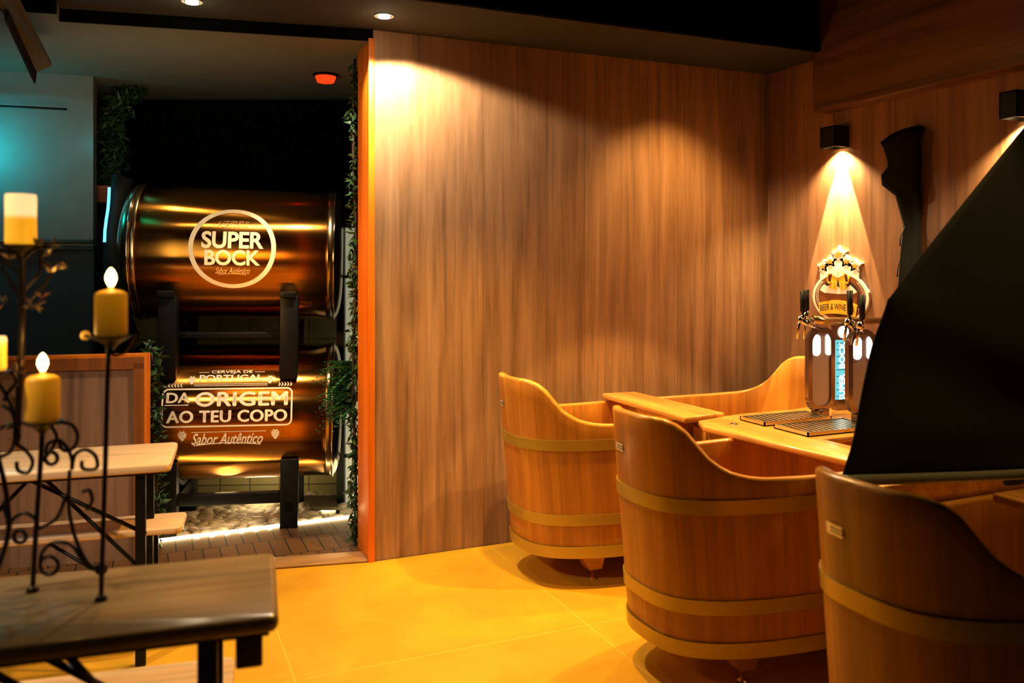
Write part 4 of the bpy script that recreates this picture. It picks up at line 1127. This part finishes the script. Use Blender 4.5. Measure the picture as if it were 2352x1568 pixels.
# leaves and arms under the tallest candle
for pts in (((50, 640), (35, 620), (10, 600), (-10, 570)), ((50, 670), (70, 650), (90, 625), (95, 585)), ((50, 700), (68, 690), (96, 660), (120, 622), (128, 604)), ((50, 600), (75, 575), (100, 568), (118, 565)), ((50, 690), (20, 640), (-2, 610)), ((50, 600), (30, 578), (0, 568)), ((55, 700), (78, 706), (96, 690))):
    scroll(list(pts), .004, 1.97)
LEAFM = plain('worn_bronze_leaf', (.35, .25, .14), .3, .8)
for (x, y) in ((118, 565), (128, 604), (122, 616), (112, 626), (96, 686), (80, 698), (72, 702), (8, 700), (20, 568), (60, 580), (88, 566), (20, 596), (40, 860), (38, 846), (98, 588), (310, 805) if False else (32, 930), (30, 1010), (36, 1030), (40, 980)):
    p = P3(x, y, 1.965); mb = MB()
    for k in range(3): mb.leaf(p, Vector((R() - .5, R() - .5, R() - .3)), Vector((R(), R(), R())), .028, .015)
    mb.build('leaf', LEAFM, cdl, fix=False)

def candle(px, pyt, pyb, w, Y, label, lit=False, flame=True):
    p = P3(px, pyb, Y); h = (pyb - pyt) / F * Y; r = w / 2 / F * Y
    t_ = thing('led_candle', label, 'candle', p, 'yellow candles on the candelabra')
    prof = [(r * .96, 0), (r, .006), (r * .985, h * .5), (r * 1.0, h - .008), (r * .95, h - .001)] if lit else [(r * .97, 0), (r, .006), (r, h - .012), (r * .93, h - .004), (r * .7, h)]
    prof += [(r * .7, h - .006), (.004, h - .007)] if lit else [(.008, h + .004), (.005, h + .01)]
    mb = MB().lathe(prof, (0, 0, 0), 32); o = mb.build('wax', 'wax_lit' if lit else 'wax', t_); o.location = (0, 0, 0)
    if flame:
        mb = MB().lathe([(.004, 0), (.008, .006), (.0115, .016), (.0105, .026), (.006, .036), (.001, .041)], (0, 0, 0), 20); o = mb.build('flame', 'flame', t_); o.location = (0, 0, h + .010)
        li = D.lights.new('candle_light', 'POINT'); li.energy = .5; li.color = (1, .62, .2); li.shadow_soft_size = .012
        lo = D.objects.new('candle_light', li); COL.objects.link(lo); lo.location = (p.x, p.y, p.z + h + .075)
    return t_
candle(48, 445, 560, 66, 1.97, 'tall glowing candle on the highest cup, top half shining', True, False)
candle(255, 668, 770, 70, Y2, 'yellow candle with a bright flame on the right cup')
candle(98, 862, 966, 73, Y1, 'yellow candle with a bright flame on the lower middle cup')
candle(-22, 772, 850, 66, 1.9, 'yellow candle barely showing at the left picture edge', True, False)
mb = MB().lathe([(.0, -.011), (.008, -.008), (.011, 0), (.008, .008), (.0, .011)], P3(196, 770, 1.95), 14)
mb.build('knob', plain('amber_knob', (.8, .4, .05), .4, emit=(1, .5, .05), es=.35), cdl); scroll([(196, 770), (215, 778), (245, 782)], .003, Y2)
mb = MB().tube([P3(275, 800, Y2 + .02), P3(290, 790, Y2 + .02), P3(305, 775, Y2 + .02)], .004, 8); scroll([(250, 800), (262, 815), (285, 808), (300, 785), (310, 768)], .004, Y2)

# ------------------------------------------------------------------ hanging board top left
hb = thing('hanging_board', 'dark board hanging below the ceiling at the top left corner', 'ceiling board', ony(60, 120, 3.6))
a, b = ony(-20, -20, 3.3), ony(80, 168, 4.1); c3, d3 = ony(118, 152, 4.1), ony(30, -20, 3.3)
mb = MB()
for p in (a, b, c3, d3): mb.v.append(p)
for p in (a, b, c3, d3): mb.v.append(Vector((p.x, p.y, p.z + .02)))
mb.f += [(0, 1, 2, 3), (7, 6, 5, 4), (0, 4, 5, 1), (1, 5, 6, 2), (2, 6, 7, 3), (3, 7, 4, 0)]; mb.build('underside', plain('board_underside', (.09, .08, .045), .8), hb)
e = ony(78, 192, 4.12); e2 = ony(10, 45, 3.45); e3 = ony(14, 25, 3.45)
mb = MB(); n0 = [e2, e, b, e3]
for p in n0: mb.v.append(p)
for p in n0: mb.v.append(p + Vector((.0, .0, 0)) + (c3 - b).normalized() * .01)
mb.f += [(0, 1, 2, 3), (7, 6, 5, 4), (0, 4, 5, 1), (1, 5, 6, 2), (2, 6, 7, 3), (3, 7, 4, 0)]; mb.build('fin', 'black', hb)

# ------------------------------------------------------------------ ceiling lamps
def downlight(p, label, r=.035, glow='bulb'):
    t_ = thing('downlight', label, 'ceiling lamp', p, 'recessed downlights')
    MB().lathe([(r + .012, -.004), (r + .012, 0), (r, 0), (r, -.004)], p, 28).build('bezel', plain('bezel_grey', (.25, .23, .18), .5), t_)
    MB().lathe([(r * .86, -.003), (r * .8, -.009), (.004, -.012)], p, 28).build('lens', glow, t_)
d1p = onz(882, 36, 2.698); d2p = onz(441, 3, 2.698)
for p_ in (d1p, d2p): point(p_ + Vector((0, 0, -.09)), .55, (1, .85, .55), .03)  # extra point lamps added under the lenses for a halo on the soffit
downlight(d1p, 'bright downlight in the soffit just left of the panelled wall top'); downlight(d2p, 'bright downlight cut off by the top edge of the picture')
rl = ony(748, 166, 5.05); rl = Vector((rl.x, rl.y, 2.638)); rt_ = thing('emergency_lamp', 'small glowing red emergency lamp on the back ceiling', 'ceiling lamp', rl)
MB().lathe([(.075, 0), (.07, -.012), (.0, -.012)], rl, 24).build('base', 'black', rt_)
MB().lathe([(.062, -.012), (.05, -.045), (.02, -.052)], rl, 24).build('lens', 'red_lamp', rt_)

# downlight by the wall: bright scallop on the panelling
spot(d1p + Vector((0, 0, -.02)), d1p + Vector((.25, -.0, -1)), 190, 126, .2, (1, .85, .64), .035)
spot(d2p + Vector((0, 0, -.02)), d2p + Vector((0, 0, -1)), 22, 110, .5, (1, .8, .5), .02)
# warm amber spots over the walkway and the tubs
spot((.50, -.95, 2.68), (.30, -1.15, 0), 215, 100, .6, (1, .60, .13), .03)
spot((-.15, -1.35, 2.68), (-.15, -1.4, 0), 70, 76, .6, (1, .60, .13), .03)
spot((1.40, -1.15, 2.95), (1.40, -1.12, .0), 230, 64, .12, (1, .66, .24), .03)
spot((1.75, -2.62, 2.95), (1.7, -2.45, .3), 110, 48, .4, (1, .6, .2), .03)
spot((1.75, -.42, 2.68), (1.75, -.42, 0), 90, 108, .8, (1, .64, .24), .03)
# cyan wash on the far left wall
point(ony(-60, 335, 4.72), 6.5, (.0, .72, .85), .05)
point(ony(205, 330, 5.0), .22, (.05, .7, .8), .05)
# orange glow on the end face of the panelled wall
spot((-1.25, .12, 1.5), (0, .13, 1.35), 60, 110, .5, (1, .45, .08), .1)
# fill lamps added inside the niche to brighten pebbles, tiles and tanks
point(ony(520, 1125, 4.95), 1.1, (1, .78, .42), .08)
point(ony(600, 1110, 5.5), 2.6, (1, .8, .45), .1)
point(ony(795, 1100, 5.2), 1.0, (1, .85, .5), .1)
spot(ony(300, 200, 4.6), ony(540, 700, 5.1), 12, 70, .6, (1, .75, .4), .05)
# unseen lamps added to wash the lower back ceiling, far left wall and soffit
spot(cam(-2., 3.9, 1.7), cam(-1.9, 5.0, 2.5), 16, 120, .9, (1, .9, .6), .3)
spot(cam(-2.5, 3.5, 2.3), ony(70, 420, 5.0), 6, 75, .9, (1, .95, .75), .2)
spot((-1., -.9, 1.9), (-.9, -.4, 2.7), 7, 100, .9, (1, .9, .55), .2)
# unseen spot added to brighten the left tables and the partition
spot(cam(-2.3, 1.2, 2.6), cam(-1.5, 2.9, .7), 240, 62, .7, (1, .86, .66), .1)
# weak fill lamp added to lift the dark parts of the room
point((-.6, -2.2, 2.5), .2, (1, .62, .3), .3)

w = D.worlds.new('World'); bpy.context.scene.world = w; w.use_nodes = True
w.node_tree.nodes['Background'].inputs[0].default_value = (.5, .5, .38, 1); w.node_tree.nodes['Background'].inputs[1].default_value = .012

# ------------------------------------------------------------------ camera
cd = D.cameras.new('Camera'); co = D.objects.new('Camera', cd); COL.objects.link(co)
cd.sensor_width = 36; cd.lens = F / 2352 * 36; cd.shift_y = -(784 - HZ) / 2352; cd.clip_start = .05
co.location = cam(0, 0, CH); co.rotation_euler = (pi / 2, 0, -TH)
cd.dof.use_dof = True; cd.dof.focus_distance = 4.4; cd.dof.aperture_fstop = 2.0
sc_ = bpy.context.scene; sc_.camera = co
sc_.view_settings.view_transform = 'Standard'; sc_.view_settings.look = 'None'; sc_.view_settings.exposure = 0.; sc_.view_settings.gamma = .88
